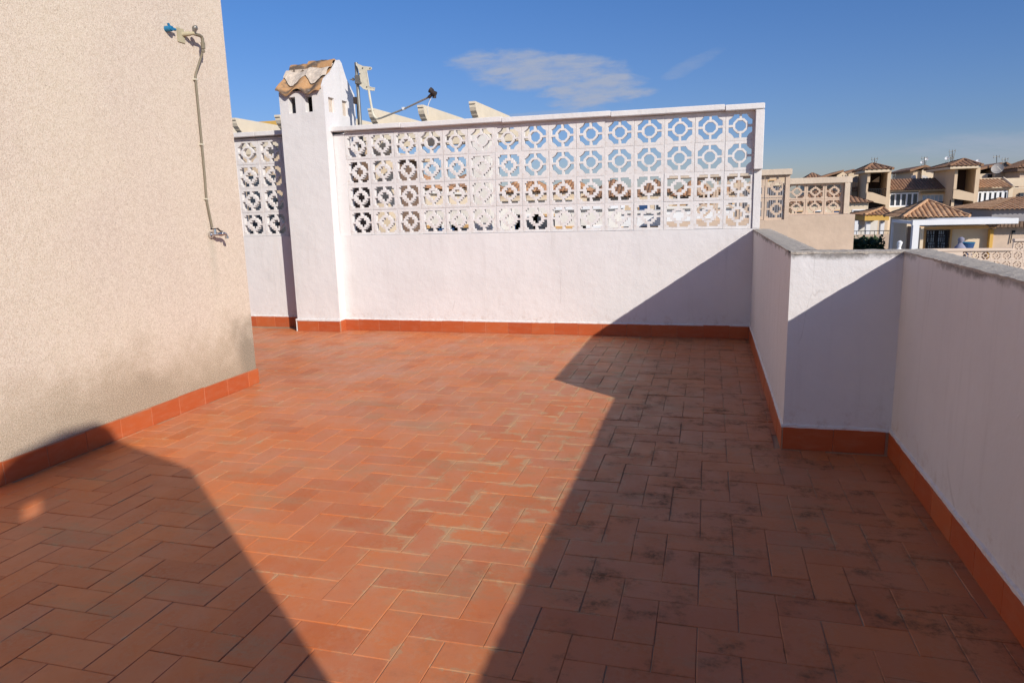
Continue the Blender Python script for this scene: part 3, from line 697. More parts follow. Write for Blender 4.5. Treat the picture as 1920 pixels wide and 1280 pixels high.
xs2 = at(1478, 340, Y2).x; xe2 = at(1592, 360, Y2).x; zc2 = at(1540, 343, Y2).z
q.box(xs2, xe2+.03, Y2-.06, Y2+.16, zc2-.01, zc2+.085, .006); q.box(xe2-.075, xe2+.005, Y2-.058, Y2+.15, zz2+.001, zc2-.0105, .004); q.build('coping', mat_plain('dusty_beige_coping', (.66, .54, .42), .9, .2, 5, .5, 0, .008), nb)
zb = at(1455, 412, Y1).z; hz = (zt1-zb)/2
for k in range(4):
    xc = at(1458, 351, Y1).x-.325*k
    for r in range(2): put_block(BA, xc, zb+hz*(r+.5), Y1+.03, .322, nb, 1, hz)
hz = (zc2-.011-zz2)/2; wx = (xe2-.08-xs2)/3
for k in range(3):
    for r in range(2): put_block(BA, xs2+wx*(k+.5), zz2+hz*(r+.5), Y2+.0, wx, nb, 1, hz)
rs = thing('roller_shutter', 'grey ribbed metal screen seen through the pierced blocks of the beige wall', 'screen', (1, 15, 0))
q = MB(); xa, xb = at(1378, 380, 15).x, at(1474, 380, 15).x; n = 22
for i in range(n): u = xa+(xb-xa)*i/n; q.box(u, u+(xb-xa)/n*.62, 15, 15.03, -3, 1.78)
q.box(xa, xb, 15.031, 15.05, -3, 1.76); q.build('slats', GREYP, rs)
q = MB(); q.box(xa-.03, xb+.04, 14.97, 15.06, 1.781, 1.86, .005); q.build('head_rail', CREAM2, rs)

# ---------------------------------------------------------------- far buildings (crop-5 coordinates of the photo)
def c5(cx, cy): return (1580+cx/5.333, 280+cy/5.333)
def W(cx, cy, Y): return at(*c5(cx, cy), Y)
GZ = -9.0
def fbox(mb, cx0, cy0, cx1, cy1, Y, d, z0=None, b=0):
    cm, cn = (cx0+cx1)/2, (cy0+cy1)/2
    mb.box(W(cx0, cn, Y).x, W(cx1, cn, Y).x, Y, Y+d, W(cm, cy1, Y).z if z0 is None else z0, W(cm, cy0, Y).z, b); return mb
def back_y(cx_front, cy, Y, cx_back):
    X = W(cx_front, cy, Y).x; return onx(*c5(cx_back, cy), X).y
def antenna(cx, cy0, cy1, Y, label, kind='yagi'):
    t = thing('aerial', label, 'antenna', tuple(W(cx, cy1, Y)), 'aerials on the far roofs')
    a_, b_ = W(cx, cy1+14, Y), W(cx, cy0, Y); q = MB(); q.tube([a_, b_], .045, 6); q.build('mast', GMET, t)
    q = MB(); zt_ = b_.z
    for k, dz in enumerate((.02, .35, .6) if kind == 'yagi' else (.1,)):
        l = .34-.08*k; q.tube([(b_.x-l, Y-.1, zt_-dz-.1), (b_.x+l, Y+.1, zt_-dz)], .03, 5)
        for s_ in (-.8, 0, .8): q.tube([(b_.x+l*s_, Y, zt_-dz-.22), (b_.x+l*s_, Y, zt_-dz+.12)], .026, 4)
    q.build('elements', GMET, t)
def dish(name, px, py, Y, r, label, mat=DISH, face=(-.35, -.8, .45), mast=1.0):
    c = at(px, py, Y); t = thing('satellite_dish', label, 'satellite dish', (c.x, Y, c.z-mast), 'satellite dishes on the far roofs'); n = Vector(face).normalized(); a_ = n.orthogonal().normalized(); b_ = n.cross(a_)
    q = MB(); vs = []; fs = []; R = 5; K = 20
    for s_ in (0, .03):
        for i in range(R+1):
            for k in range(K):
                rr = r*i/R; an = 2*math.pi*k/K; vs.append(c+(a_*math.cos(an)+b_*math.sin(an))*rr+n*(.22*rr*rr/r-s_))
    for s_ in (0, 1):
        o_ = s_*(R+1)*K
        for i in range(R):
            for k in range(K): fs.append((o_+i*K+k, o_+i*K+(k+1) % K, o_+(i+1)*K+(k+1) % K, o_+(i+1)*K+k))
    for k in range(K): fs.append((R*K+k, R*K+(k+1) % K, (2*R+1)*K+(k+1) % K, (2*R+1)*K+k))
    q.add(vs, fs); q.build('reflector', mat, t, True)
    q = MB(); q.tube([c-n*.05, (c.x, Y+.25, c.z-.2), (c.x, Y+.25, c.z-mast)], .04*max(r, .4), 6); q.tube([c-b_*r*.9*(1 if b_.z > 0 else -1)+n*.1, c+n*r*.9], .03*max(r, .4), 5); q.build('mount', GMET, t)

YA = 80
# --- building A: stair tower + glazed wing
A = thing('apartment_building', 'cream apartment block with shorter hip-roofed stair tower and dark glazed gallery', 'building', (18, YA, GZ))
yb1 = back_y(265, 400, YA, 172)
q = MB(); fbox(q, 238, 415, 470, 470, YA, .0+.3); q.v = []; q.f = []; q.r = []
xl, xr = W(240, 400, YA).x, W(474, 400, YA).x; xo0, xo1 = W(268, 400, YA).x, W(440, 400, YA).x
z_e = W(350, 205, YA).z; z_o = W(350, 232, YA).z
q.box(xl, xl+.18, YA+.3, yb1, GZ, z_o)             # left side wall
q.box(xl, xo0, YA+.0, YA+.3, W(255, 330, YA).z, z_o); q.box(xo1, xr, YA, YA+.4, GZ, z_o)     # posts
q.box(xl, xr, yb1-.2, yb1, GZ, z_o); q.box(xr-.2, xr, YA+.4, yb1-.2, GZ, z_o)
q.box(xl+.18, xo1, YA+.02, YA+.3, GZ, W(340, 640, YA).z)
q.prism([(W(240, 432, YA).x, W(240, 425, YA).z), (W(300, 430, YA).x, W(300, 432, YA).z), (xo1, W(440, 478, YA).z), (xo1, W(440, 555, YA).z), (xl, W(240, 512, YA).z)], 'y', YA-.05, YA+.15)
q.build('wall', CREAM, A)
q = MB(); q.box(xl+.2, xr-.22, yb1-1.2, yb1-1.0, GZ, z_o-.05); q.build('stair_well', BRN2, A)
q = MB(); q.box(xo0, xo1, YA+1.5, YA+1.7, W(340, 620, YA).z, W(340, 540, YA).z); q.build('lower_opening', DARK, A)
q = MB(); q.prism([(W(330, 320, YA).x, W(330, 318, YA).z), (W(405, 320, YA).x, W(405, 325, YA).z), (W(405, 320, YA).x, W(400, 265, YA).z)], 'y', YA+1.8, YA+2.0); q.build('stair_flight', CREAM, A)
q = MB()
for i in range(10): u = xo0+(xo1-xo0)*(i+.5)/10; q.tube([(u, YA+.2, W(350, 470, YA).z), (u, YA+.2, W(350, 395, YA).z)], .025, 4)
q.tube([(xo0, YA+.2, W(350, 395, YA).z), (xo1, YA+.2, W(350, 398, YA).z)], .03, 4); q.build('railing', IRON, A)
ex0, ex1 = W(222, 200, YA-.5).x, W(492, 200, YA-.5).x
q = MB(); q.box(ex0, ex1, YA-.5, yb1+.4, z_o+.002, z_e, .02); q.build('eave_band', CREAM2, A)
apx = ((ex0+ex1)/2, (YA+yb1)/2, z_e+(W(350, 142, YA).z-z_e)*1.12)
q = MB(); hip(q, ex0-.1, ex1+.1, YA-.6, yb1+.5, z_e+.01, apx, None, .42, .09, .5); hipcaps(q, ex0-.1, ex1+.1, YA-.6, yb1+.5, z_e+.01, apx, None, .13); q.build('roof', RT2, A)
# wing
YW = YA+.8; xw0, xw1 = xr, W(1105, 400, YW).x
zf0, zf1 = W(780, 404, YW).z, W(780, 420, YW).z
q = MB(); q.box(xw0, xw1, YW, YW+.25, zf1, zf0-.03); q.box(xw0, W(468, 500, YW).x+.05, YW, YW+.25, GZ, zf1); q.box(W(757, 500, YW).x, W(795, 500, YW).x, YW, YW+.25, GZ, zf1)
q.box(W(1090, 500, YW).x, xw1, YW, YW+.25, GZ, zf1); q.box(xw0, xw1, YW+.002, YW+.25, GZ, W(780, 570, YW).z); q.box(xw0, xw1, YW+4, YW+4.2, GZ, zf0); q.box(xw0-3, xw1+6, YW+4.2, YW+8, GZ, W(780, 380, YW).z); q.build('wing_wall', CREAM2, A)
q = MB(); roofface(q, (xw0, YW-.4, zf0), (xw1, YW-.4, zf0), (xw0, YW+3.4, W(560, 335, YW+3.4).z+.35), (xw1, YW+3.4, W(560, 335, YW+3.4).z+.35), .28, .075, .45); q.build('wing_roof', RT2, A)
def glazing(name, cx0, cy0, cx1, cy1, Y, n, parent, pane=GLASS, fm=BWHITE, pw=.16):
    x0, x1 = W(cx0, (cy0+cy1)/2, Y).x, W(cx1, (cy0+cy1)/2, Y).x; zt_, zb_ = W((cx0+cx1)/2, cy0, Y).z, W((cx0+cx1)/2, cy1, Y).z
    q = MB()
    for i in range(n+1): u = x0+(x1-x0)*i/n; q.box(u-pw/2*.9, u+pw/2*.9, Y-.03, Y+.05, zb_, zt_)
    q.box(x0, x1, Y-.032, Y+.052, zt_-.08, zt_+.05); q.box(x0, x1, Y-.032, Y+.052, zb_-.1, zb_+.06); o = q.build(name, fm, parent)
    q = MB(); q.box(x0, x1, Y+.06, Y+.08, zb_, zt_); q.build('pane', pane, o)
    return x0, x1, zb_, zt_
gx = glazing('window', 470, 440, 752, 566, YW+.1, 5, A)
gx = glazing('window', 798, 452, 1082, 552, YW+.1, 7, A, BLUEG, BWHITE, .05)
q = MB(); x0, x1 = W(795, 430, YW-.8).x, W(1092, 430, YW-.8).x; q.add([(x0, YW-.35, W(930, 438, YW-.9).z), (x1, YW-.35, W(930, 436, YW-.9).z), (x1, YW, zf1-.02), (x0, YW, zf1-.02), (x0, YW-.35, W(930, 448, YW-.9).z), (x1, YW-.35, W(930, 446, YW-.9).z)], [(0, 1, 2, 3), (4, 5, 1, 0)]); q.build('awning', ORN, A)
q = MB(); x0, x1 = W(790, 430, YW-.1).x, W(1092, 430, YW-.1).x
for i in range(22): u = x0+(x1-x0)*i/21; q.tube([(u, YW-.12, W(930, 556, YW).z), (u, YW-.12, W(930, 528, YW).z)], .02, 4)
q.tube([(x0, YW-.12, W(930, 528, YW).z), (x1, YW-.12, W(930, 526, YW).z)], .035, 5); q.build('railing', IRON, A)
# --- rooftop house behind wing A
YU = 90
U = thing('rooftop_house', 'cream gabled rooftop house with two aerials, standing behind the glazed gallery', 'building', (26, YU, GZ))
ybu = back_y(790, 250, YU, 565)
x0, x1 = W(790, 250, YU).x, W(912, 250, YU).x
xm = (W(790, 250, YU).x*.35+x1*.65)
ze_ = W(790, 235, YU).z; zp = W(815, 180, YU).z
q = MB(); q.prism([(x0, GZ), (x1, GZ), (x1, W(905, 215, YU).z), (x0+(x1-x0)*.22, zp), (x0, zp-.35)], 'y', YU, ybu); q.build('wall', CREAM2, U)
q = MB(); zl = W(575, 245, ybu).z
q.prism([(x0-1.2, zl-.1), (x0+(x1-x0)*.22, zp+.02), (x0+(x1-x0)*.22, zp+.25), (x0-1.3, zl+.12)], 'y', YU-.3, ybu+.3); q.prism([(x0+(x1-x0)*.22, zp+.02), (x1+.25, W(905, 215, YU).z-.05), (x1+.25, W(905, 215, YU).z+.15), (x0+(x1-x0)*.22, zp+.25)], 'y', YU-.3, ybu+.3); q.build('roof', RT2, U)
q = MB(); q.box(x0-.8, x0-.001, YU+.3, ybu-.3, GZ, zl); q.build('side_wall', CREAM, U)
q = MB(); q.tube([W(705, 262, YU-4), W(712, 300, YU-4), W(735, 345, YU-4), W(760, 400, YU-5)], .22, 6); q.build('parapet_curve', OFFW, U)
# --- building B: taller tower + right wing
YBt = 78
B = thing('apartment_building', 'cream apartment block with the taller hip-roofed stair tower, right of pale blue curtains', 'building', (26, YBt, GZ))
ybb = back_y(1140, 300, YBt, 925)
xl, xr = W(1112, 350, YBt).x, W(1364, 350, YBt).x; xo0, xo1 = W(1142, 350, YBt).x, W(1322, 350, YBt).x
z_o = W(1230, 195, YBt).z; z_e = W(1230, 170, YBt).z
q = MB(); q.box(xl, xl+.25, YBt+.3, ybb, GZ, z_o); q.box(xl, xo0, YBt, YBt+.3, W(1130, 400, YBt).z, z_o); q.box(xo1, xr, YBt, YBt+.4, GZ, z_o); q.box(xl, xr, ybb-.2, ybb, GZ, z_o); q.box(xr-.25, xr, YBt+.4, ybb-.2, GZ, z_o)
q.prism([(xl, W(1112, 405, YBt).z), (W(1160, 410, YBt).x, W(1160, 405, YBt).z), (xr-.3, W(1320, 445, YBt).z), (xr-.3, W(1320, 520, YBt).z), (xl, W(1112, 492, YBt).z)], 'y', YBt-.06, YBt+.15)
q.box(xl+.3, xo1, YBt+.02, YBt+.3, GZ, W(1200, 610, YBt).z); q.build('wall', CREAM, B)
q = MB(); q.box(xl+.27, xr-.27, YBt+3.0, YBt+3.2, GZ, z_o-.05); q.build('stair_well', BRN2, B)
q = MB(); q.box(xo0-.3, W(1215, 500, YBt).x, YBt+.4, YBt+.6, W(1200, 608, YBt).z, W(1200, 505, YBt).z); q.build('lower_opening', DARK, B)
ex0, ex1 = W(1075, 170, YBt-.6).x, W(1382, 170, YBt-.6).x
q = MB(); q.box(ex0, ex1, YBt-.6, ybb+.4, z_o+.002, z_e, .02); q.build('eave_band', CREAM2, B)
apx = (W(1225, 110, YBt+2).x, YBt+2.4, W(1225, 100, YBt+2).z)
q = MB(); hip(q, ex0-.1, ex1+.1, YBt-.7, ybb+.5, z_e+.01, apx, (apx[0], ybb-2.5, apx[2]), .42, .09, .5); hipcaps(q, ex0-.1, ex1+.1, YBt-.7, ybb+.5, z_e+.01, apx, None, .13); q.build('roof', RT2, B)
YV = YBt+1.0; xw0, xw1 = xr, W(1690, 400, YV).x
zf0, zf1 = W(1500, 385, YV).z, W(1500, 402, YV).z
q = MB(); q.box(xw0, W(1815, 400, YV).x+8, YV, YV+.25, zf1, zf0-.03); q.box(W(1652, 500, YV).x, W(1695, 500, YV).x, YV, YV+.25, GZ, zf1); q.box(xw0, W(1345, 400, YV).x, YV, YV+.25, GZ, zf1)
q.box(xw0, xw1+8, YV+.002, YV+.25, GZ, W(1500, 560, YV).z); q.box(xw0, xw1+8, YV+4, YV+4.2, GZ, zf0); q.build('wing_wall', CREAM2, B)
q = MB(); q.box(W(1770, 460, YV+2).x, W(1813, 460, YV+2).x, YV+2, YV+2.2, W(1790, 500, YV+2).z, W(1790, 435, YV+2).z); q.build('window', GLASS, B)
q = MB(); q.box(W(1700, 460, YV+2.2).x, W(1840, 460, YV+2.2).x+6, YV+2.21, YV+2.4, GZ, zf1); q.build('balcony_wall', CREAM, B)
q = MB(); zr = W(1460, 300, YV+3.4).z; roofface(q, (xw0, YV-.4, zf0), (W(1690, 392, YV).x, YV-.4, zf0), (xw0, YV+3.4, zr), (W(1605, 300, YV+3.4).x, YV+3.4, zr), .30, .075, .45); q.build('wing_roof', RT3, B)
q = MB(); q.tube([(W(1690, 392, YV).x, YV-.4, zf0+.05), (W(1605, 300, YV+3.4).x, YV+3.4, zr+.05)], .14, 6); q.box(W(1610, 295, YV+3.5).x, W(1813, 295, YV+3.5).x+8, YV+3.45, YV+3.7, zf0+.1, W(1700, 288, YV+3.5).z); q.box(xw0, W(1605, 300, YV+3.4).x, YV+3.4, YV+3.6, zf0, zr+.12); q.build('roof_parapet', CREAM2, B)
glazing('window', 1345, 424, 1650, 546, YV+.1, 6, B, GLASS, BWHITE, .26)
# --- rooftop house behind wing B
Y3 = 88
D = thing('rooftop_house', 'cream gabled rooftop house with a big grey dish, right of the taller stair tower', 'building', (40, Y3, GZ))
x0, x1 = W(1590, 230, Y3).x, W(1705, 230, Y3).x; zp = W(1610, 150, Y3).z; y3b = back_y(1590, 230, Y3, 1365)
q = MB(); q.prism([(x0-.6, GZ), (x1, GZ), (x1, W(1705, 195, Y3).z), (x0+.3, zp), (x0-.6, zp-.5)], 'y', Y3, y3b); q.box(W(1580, 230, Y3).x-3.2, x0-.62, Y3+.8, y3b, GZ, W(1480, 240, Y3).z); q.build('wall', CREAM2, D)
q = MB(); q.prism([(x0-3.8, W(1480, 235, Y3).z-.15), (x0+.3, zp+.02), (x0+.3, zp+.25), (x0-3.9, W(1480, 235, Y3).z+.1)], 'y', Y3+.5, y3b+.3); q.prism([(x0+.3, zp+.02), (x1+.3, W(1705, 195, Y3).z-.05), (x1+.3, W(1705, 195, Y3).z+.15), (x0+.3, zp+.22)], 'y', Y3-.25, y3b+.3); q.build('roof', RT2, D)
q = MB()
for cx in (1472, 1506): p = W(cx, 270, Y3+.75); q.box(p.x-.2, p.x+.2, Y3+.77, Y3+.9, p.z-.2, p.z+.2)
q.build('vent', DARK, D)
# far right house
E_ = thing('tower_house', 'brown-roofed cream stair tower cut by the right edge of the photo', 'building', (44, 84, GZ))
q = MB(); x0 = W(1775, 230, 84).x; q.box(x0, x0+6, 84, 89, GZ, W(1800, 190, 84).z); q.build('wall', BEIGE, E_)
q = MB(); z_ = W(1800, 190, 84).z; hip(q, x0-.5, x0+6.5, 83.4, 89.5, z_+.02, (x0+3, 86.5, z_+1.5), None, .42, .09, .5); q.build('roof', RT2, E_)
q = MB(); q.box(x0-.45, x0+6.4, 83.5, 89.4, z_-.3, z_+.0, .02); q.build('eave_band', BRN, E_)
# far left houses
G_ = thing('rooftop_house', 'narrow cream rooftop house with a round grey dish, left of the shorter stair tower', 'building', (14, 88, GZ))
x0, x1 = W(55, 300, 86).x, W(172, 300, 86).x
q = MB(); q.prism([(x0, GZ), (x1, GZ), (x1, W(170, 250, 86).z), (x0+(x1-x0)*.75, W(140, 212, 86).z), (x0, W(60, 250, 86).z)], 'y', 86, 92); q.build('wall', CREAM2, G_)
q = MB(); q.prism([(x0-1, W(10, 262, 86).z), (x0+(x1-x0)*.45, W(110, 216, 86).z), (x0+(x1-x0)*.45, W(110, 216, 86).z+.2), (x0-1.1, W(10, 262, 86).z+.15)], 'y', 85.7, 92.3); q.build('roof', RT2, G_)
q = MB(); p = W(105, 430, 85.9); q.box(p.x-.15, p.x+.9, 85.2, 86, W(100, 560, 86).z, W(100, 432, 86).z); q.build('bay_wall', BEIGE, G_)
q = MB(); roofface(q, (W(75, 420, 85).x, 84.8, W(110, 425, 85).z), (W(180, 420, 85).x, 84.8, W(110, 420, 85).z), (W(75, 420, 85).x, 86, W(110, 385, 86).z), (W(180, 420, 85).x, 86, W(110, 380, 86).z), .42, .09, .5); q.build('canopy_roof', RT2, G_)
G2 = thing('rooftop_house', 'cream house with low double gables, half hidden behind the beige pierced wall', 'building', (9, 88, GZ))
x0, x1 = W(-60, 300, 84).x, W(52, 300, 84).x
q = MB(); q.prism([(x0, GZ), (x1, GZ), (x1, W(50, 265, 84).z), (x0+(x1-x0)*.55, W(5, 225, 84).z), (x0, W(-60, 262, 84).z)], 'y', 84, 92); q.build('wall', CREAM2, G2)
q = MB(); q.prism([(x0-2, W(-60, 262, 84).z-.4), (x0+(x1-x0)*.55, W(5, 225, 84).z+.02), (x0+(x1-x0)*.55, W(5, 225, 84).z+.2), (x0-2.1, W(-60, 262, 84).z-.2)], 'y', 83.7, 92.2); q.build('roof', RT2, G2)
q = MB(); p = W(28, 340, 83.5); q.box(p.x-.5, p.x+.6, 83.2, 83.9, GZ, W(28, 280, 83.5).z); q.build('pier', CREAM2, G2)

dish('d', *c5(137, 302), 85, .36, 'grey round dish on the narrow house left of the shorter stair tower', mast=1.2)
dish('d', *c5(1548, 197), 86, .56, 'largest grey dish, on the gabled house right of the taller tower', mast=2.2)
dish('d', *c5(823, 290), 88, .40, 'grey dish turned away in front of the gabled rooftop house', face=(.3, -.5, .7), mast=1.0)
dish('d', *c5(797, 132), 92, .20, 'lower of two small white dishes on the left mast above the gabled house', BWHITE, mast=1.9)
dish('d', *c5(842, 100), 92, .20, 'upper of two small white dishes above the gabled house', BWHITE, mast=2.6)
dish('d', *c5(1043, 92), 84, .20, 'small white dish on the mast left of the taller tower roof', BWHITE, mast=1.9)
dish('d', *c5(1354, 118), 80, .18, 'tiny white dish at the right eave of the taller tower', BWHITE, mast=.7)
antenna(320, 90, 142, 82, 'thin aerial on top of the shorter hip-roofed tower')
antenna(818, 80, 180, 91, 'aerial with crowded elements on the gable behind the glazed gallery')
antenna(1082, 85, 145, 82, 'short dark aerial on the taller tower roof slope')
antenna(1097, 12, 130, 83, 'tallest aerial, above the left slope of the taller tower')
antenna(1540, 60, 150, 88, 'bare tall aerial above the big grey dish', 'x')
antenna(1625, 92, 150, 88, 'aerial on the gable right of the big grey dish')
antenna(500, 255, 300, 86, 'low branching aerial in the gap right of the shorter tower')

# --- tiled houses in front
YH = 36
Hs = thing('tiled_house', 'low house with orange tiled hip roof and white pergola frame', 'house', (9.5, YH, GZ))
yf = YH-.4; xa, xb = W(600, 690, yf).x, W(1272, 667, yf).x; ybk = back_y(600, 690, yf, 412); ze_ = W(930, 680, yf).z
apx = (W(850, 515, (yf+ybk)/2).x, (yf+ybk)/2, W(850, 515, (yf+ybk)/2).z)
q = MB(); hip(q, xa, xb, yf, ybk, ze_, apx, None, .20, .055, .30); q.build('roof', RT3, Hs)
q = MB(); hipcaps(q, xa, xb, yf, ybk, ze_, apx, None, .07); q.build('hip_tiles', RT3, Hs)
q = MB(); q.box(xa+.25, xb-.2, yf+.25, ybk-.2, GZ, ze_-.03); q.build('wall', CREAM2, Hs)
YD = 34.6   # wall with the grille door
wx0, wx1 = W(700, 850, YD).x, W(1500, 850, YD).x
q = MB(); q.box(W(760, 850, YD).x, W(1480, 850, YD).x, YD, YD+.9, GZ, W(1100, 765, YD).z); q.build('front_wall', CREAM2, Hs)
q = MB()
for cxa, cxb in ((795, 830), (1062, 1092)): q.box(W(cxa, 850, YD-.05).x, W(cxb, 850, YD-.05).x, YD-.08, YD-.001, GZ, W(930, 802, YD).z)
q.build('door_surround', ORN, Hs)
q = MB(); q.box(W(1466, 850, YD-.15).x, W(1500, 850, YD-.15).x, YD-.25, YD-.0015, GZ, W(1480, 800, YD).z); q.build('corner_pilaster', YEL, Hs)
q = MB(); q.box(W(834, 900, YD).x, W(1058, 900, YD).x, YD-.06, YD-.002, GZ+5, W(945, 808, YD).z); dr = q.build('door', DARK, Hs)
q = MB(); x0, x1 = W(834, 900, YD).x, W(1058, 900, YD).x; z1 = W(945, 808, YD).z
for i in range(13): u = x0+(x1-x0)*i/12; q.box(u-.012, u+.012, YD-.1, YD-.07, z1-2.1, z1)
for dz in (0, .28, .62, 1.0): q.box(x0, x1, YD-.105, YD-.068, z1-dz-.03, z1-dz)
q.build('grille', IRON, dr)
q = MB()
for cx in (860, 885, 910, 965, 990, 1012):
    for cy0, cy1 in ((815, 850), (858, 925), (932, 980), (986, 1010)): p = W(cx, cy0, YD-.062); p2 = W(cx, cy1, YD-.062); q.box(p.x-.035, p.x+.03, YD-.066, YD-.061, p2.z, p.z)
q.build('door_pane', BLUEG, dr)
q = MB(); x0, x1 = W(752, 780, YD-.6).x, W(1545, 780, YD-.6).x; q.box(x0, x1, YD-.6, YD-.35, W(1100, 798, YD-.6).z, W(1100, 768, YD-.6).z, .03); q.build('awning_box', ORN, Hs)
q = MB(); x0, x1 = W(480, 720, YD-1.6).x, W(1760, 720, YD-1.6).x; YPg = YD-1.6
q.box(W(700, 720, YPg).x, x1, YPg, YPg+.22, W(1100, 755, YPg).z, W(1100, 700, YPg).z, .01)
q.box(W(700, 850, YPg).x, W(762, 850, YPg).x, YPg+.002, YPg+.30, GZ, W(730, 757, YPg).z)
q.box(W(1100, 720, YPg).x-.3, x1, YPg+.222, YD+1.6, W(1100, 715, YPg).z, W(1100, 703, YPg).z)
xpb = W(700, 850, YPg).x; ypb = onx(*c5(480, 850), xpb).y
q.box(xpb, xpb+.12, YPg+.3, ypb, W(700, 752, YPg).z, W(700, 722, YPg).z); q.box(xpb, xpb+.08, ypb-.12, ypb, GZ, W(700, 752, YPg).z); q.build('pergola_frame', BWHITE, Hs)
q = MB(); q.box(xpb+.5, xpb+.62, YPg+.8, ypb-.6, GZ, W(700, 790, YPg).z); q.build('side_screen', CREAM2, Hs)
q = MB(); q.box(xpb+.49, xpb+.495, ypb-2.3, ypb-.7, GZ, W(700, 795, YPg).z); q.build('side_door', BRN, Hs)
q = MB(); q.box(W(905, 755, YPg-.1).x, W(960, 755, YPg-.1).x, YPg+.3, YPg+.6, W(930, 768, YPg).z, W(930, 757, YPg).z-.01, .01); q.build('lamp', DKMET, Hs)
# right neighbour house with brown boarding
Hr = thing('tiled_house', 'shaded house with the broad ribbed tile roof at the right edge, beyond the pergola', 'house', (13, YH, GZ))
q = MB(); x0 = W(1490, 850, 34.4).x; q.box(x0, x0+6, 34.4, 38, GZ, W(1650, 760, 34.4).z); q.build('wall', BEIGE, Hr)
q = MB(); x0 = W(1465, 740, 34.0).x; n = 34
for i in range(n): q.box(x0+i*.14, x0+i*.14+.11, 33.98, 34.4-.002, W(1640, 778, 34).z, W(1640, 724, 34).z)
q.build('boarding', BRN, Hr)
q = MB(); yf2 = 38; x0 = W(1472, 605, yf2).x; z0 = W(1650, 600, yf2).z; q.box(x0+.2, x0+6, yf2+.3, yf2+6, GZ, z0-.02); q.build('upper_wall', GREYP, Hr)
q = MB(); roofface(q, (x0, yf2, z0), (x0+7, yf2, z0), (x0+2.2, yf2+3.2, W(1750, 480, yf2+3.2).z), (x0+7, yf2+3.2, W(1750, 480, yf2+3.2).z), .20, .055, .30)
roofface(q, (x0, yf2+6.4, z0), (x0, yf2, z0), (x0+2.2, yf2+3.2, W(1750, 480, yf2+3.2).z), (x0+2.2, yf2+3.2, W(1750, 480, yf2+3.2).z), .20, .055, .30); q.build('roof', RT3, Hr)
q = MB(); q.box(W(1700, 830, 34.3).x, W(1712, 830, 34.3).x+.05, 34.3, 34.38, W(1700, 835, 34.3).z, W(1700, 812, 34.3).z); q.tube([W(1697, 832, 34.35), W(1675, 940, 34.35)], .018, 6); q.build('wall_pipe', IRON, Hr)
# middle hip between them
Hm = thing('tiled_house', 'second tiled hip roof squeezed between the striped roof and the broad right roof', 'house', (13, 42, GZ))
yf = 41; xa, xb = W(1290, 650, yf).x, W(1650, 650, yf).x+2; ybk = 46.5; z0 = W(1300, 655, yf).z; apx = (W(1570, 500, 43.7).x, 43.7, W(1570, 500, 43.7).z)
q = MB(); hip(q, xa, xb, yf, ybk, z0, apx, None, .20, .055, .30); q.build('roof', RT1, Hm)
q = MB(); hipcaps(q, xa, xb, yf, ybk, z0, apx, None, .08); q.build('hip_tiles', RT3, Hm)
q = MB(); q.box(xa+.3, xb-.3, yf+.3, ybk-.3, GZ, z0-.02); q.build('wall', CREAM2, Hm)
# small yellow-eaved house behind
Hy = thing('tiled_house', 'small house with yellow eaves and white pillars glimpsed just right of the beige wall', 'house', (7, 46, GZ))
yf = 44; xa, xb = W(215, 665, yf).x, W(480, 645, yf).x; z0 = W(350, 660, yf).z; apx = (W(405, 590, 46).x, 46, W(405, 590, 46).z)
q = MB(); hip(q, xa, xb, yf, 48, z0, apx, None, .22, .055, .32); hipcaps(q, xa, xb, yf, 48, z0, apx, None, .08); q.build('roof', RT1, Hy)
q = MB(); q.box(xa+.05, xb-.05, yf+.05, 47.9, W(330, 712, yf).z, z0-.02); q.build('eave_band', YEL, Hy)
q = MB()
for cx0_, cx1_ in ((120, 158), (236, 278), (380, 418)): q.box(W(cx0_, 760, yf+.3).x, W(cx1_, 760, yf+.3).x, yf+.3, yf+.7, GZ, W(330, 713, yf).z)
q.build('pillar', BWHITE, Hy)
q = MB(); q.box(xa-1, xb, 47, 47.3, GZ, W(330, 713, yf).z-.02); q.build('wall', OFFW, Hy)
q = MB(); q.box(xa-1.2, xb+.6, yf-1.2, yf-.9, GZ, W(330, 850, yf-1).z); q.build('terrace_wall', BEIGE, Hy)
q = MB()
for i in range(15): u = xa-1.2+(xb-xa+1.8)*i/14; q.tube([(u, yf-1.05, W(330, 852, yf-1).z), (u, yf-1.05, W(330, 815, yf-1).z)], .018, 4)
q.tube([(xa-1.2, yf-1.05, W(330, 815, yf-1).z), (xb+.6, yf-1.05, W(330, 815, yf-1).z)], .022, 5); q.build('railing', IRON, Hy)
# hedge below it
def leafmass(name, x0, x1, y0, y1, z0, z1, n, s, label, cat='hedge'):
    mb = MB()
    for i in range(n):
        c = Vector((random.uniform(x0, x1), random.uniform(y0, y1), z0+(z1-z0)*random.random()**.5+random.gauss(0, .06)))
        u = Vector((random.gauss(0, 1), random.gauss(0, 1), random.gauss(0, 1))).normalized(); v = u.orthogonal().normalized(); k = s*random.uniform(.5, 1.3)
        mb.add([c-u*k, c+v*k*.5, c+u*k, c-v*k*.5], [(0, 1, 2, 3)])
    mb.box(x0+.2, x1-.2, y0+.2, y1-.2, z0-2, z0+(z1-z0)*.6)
    return tag(mb.build(name, FOL, None, normals=False), label, cat)
leafmass('hedge', W(95, 900, 40).x, W(425, 900, 40).x, 40, 41.5, GZ+2, W(250, 895, 40).z, 2600, .16, 'dark clipped hedge in the gap between the beige wall and the pergola house')
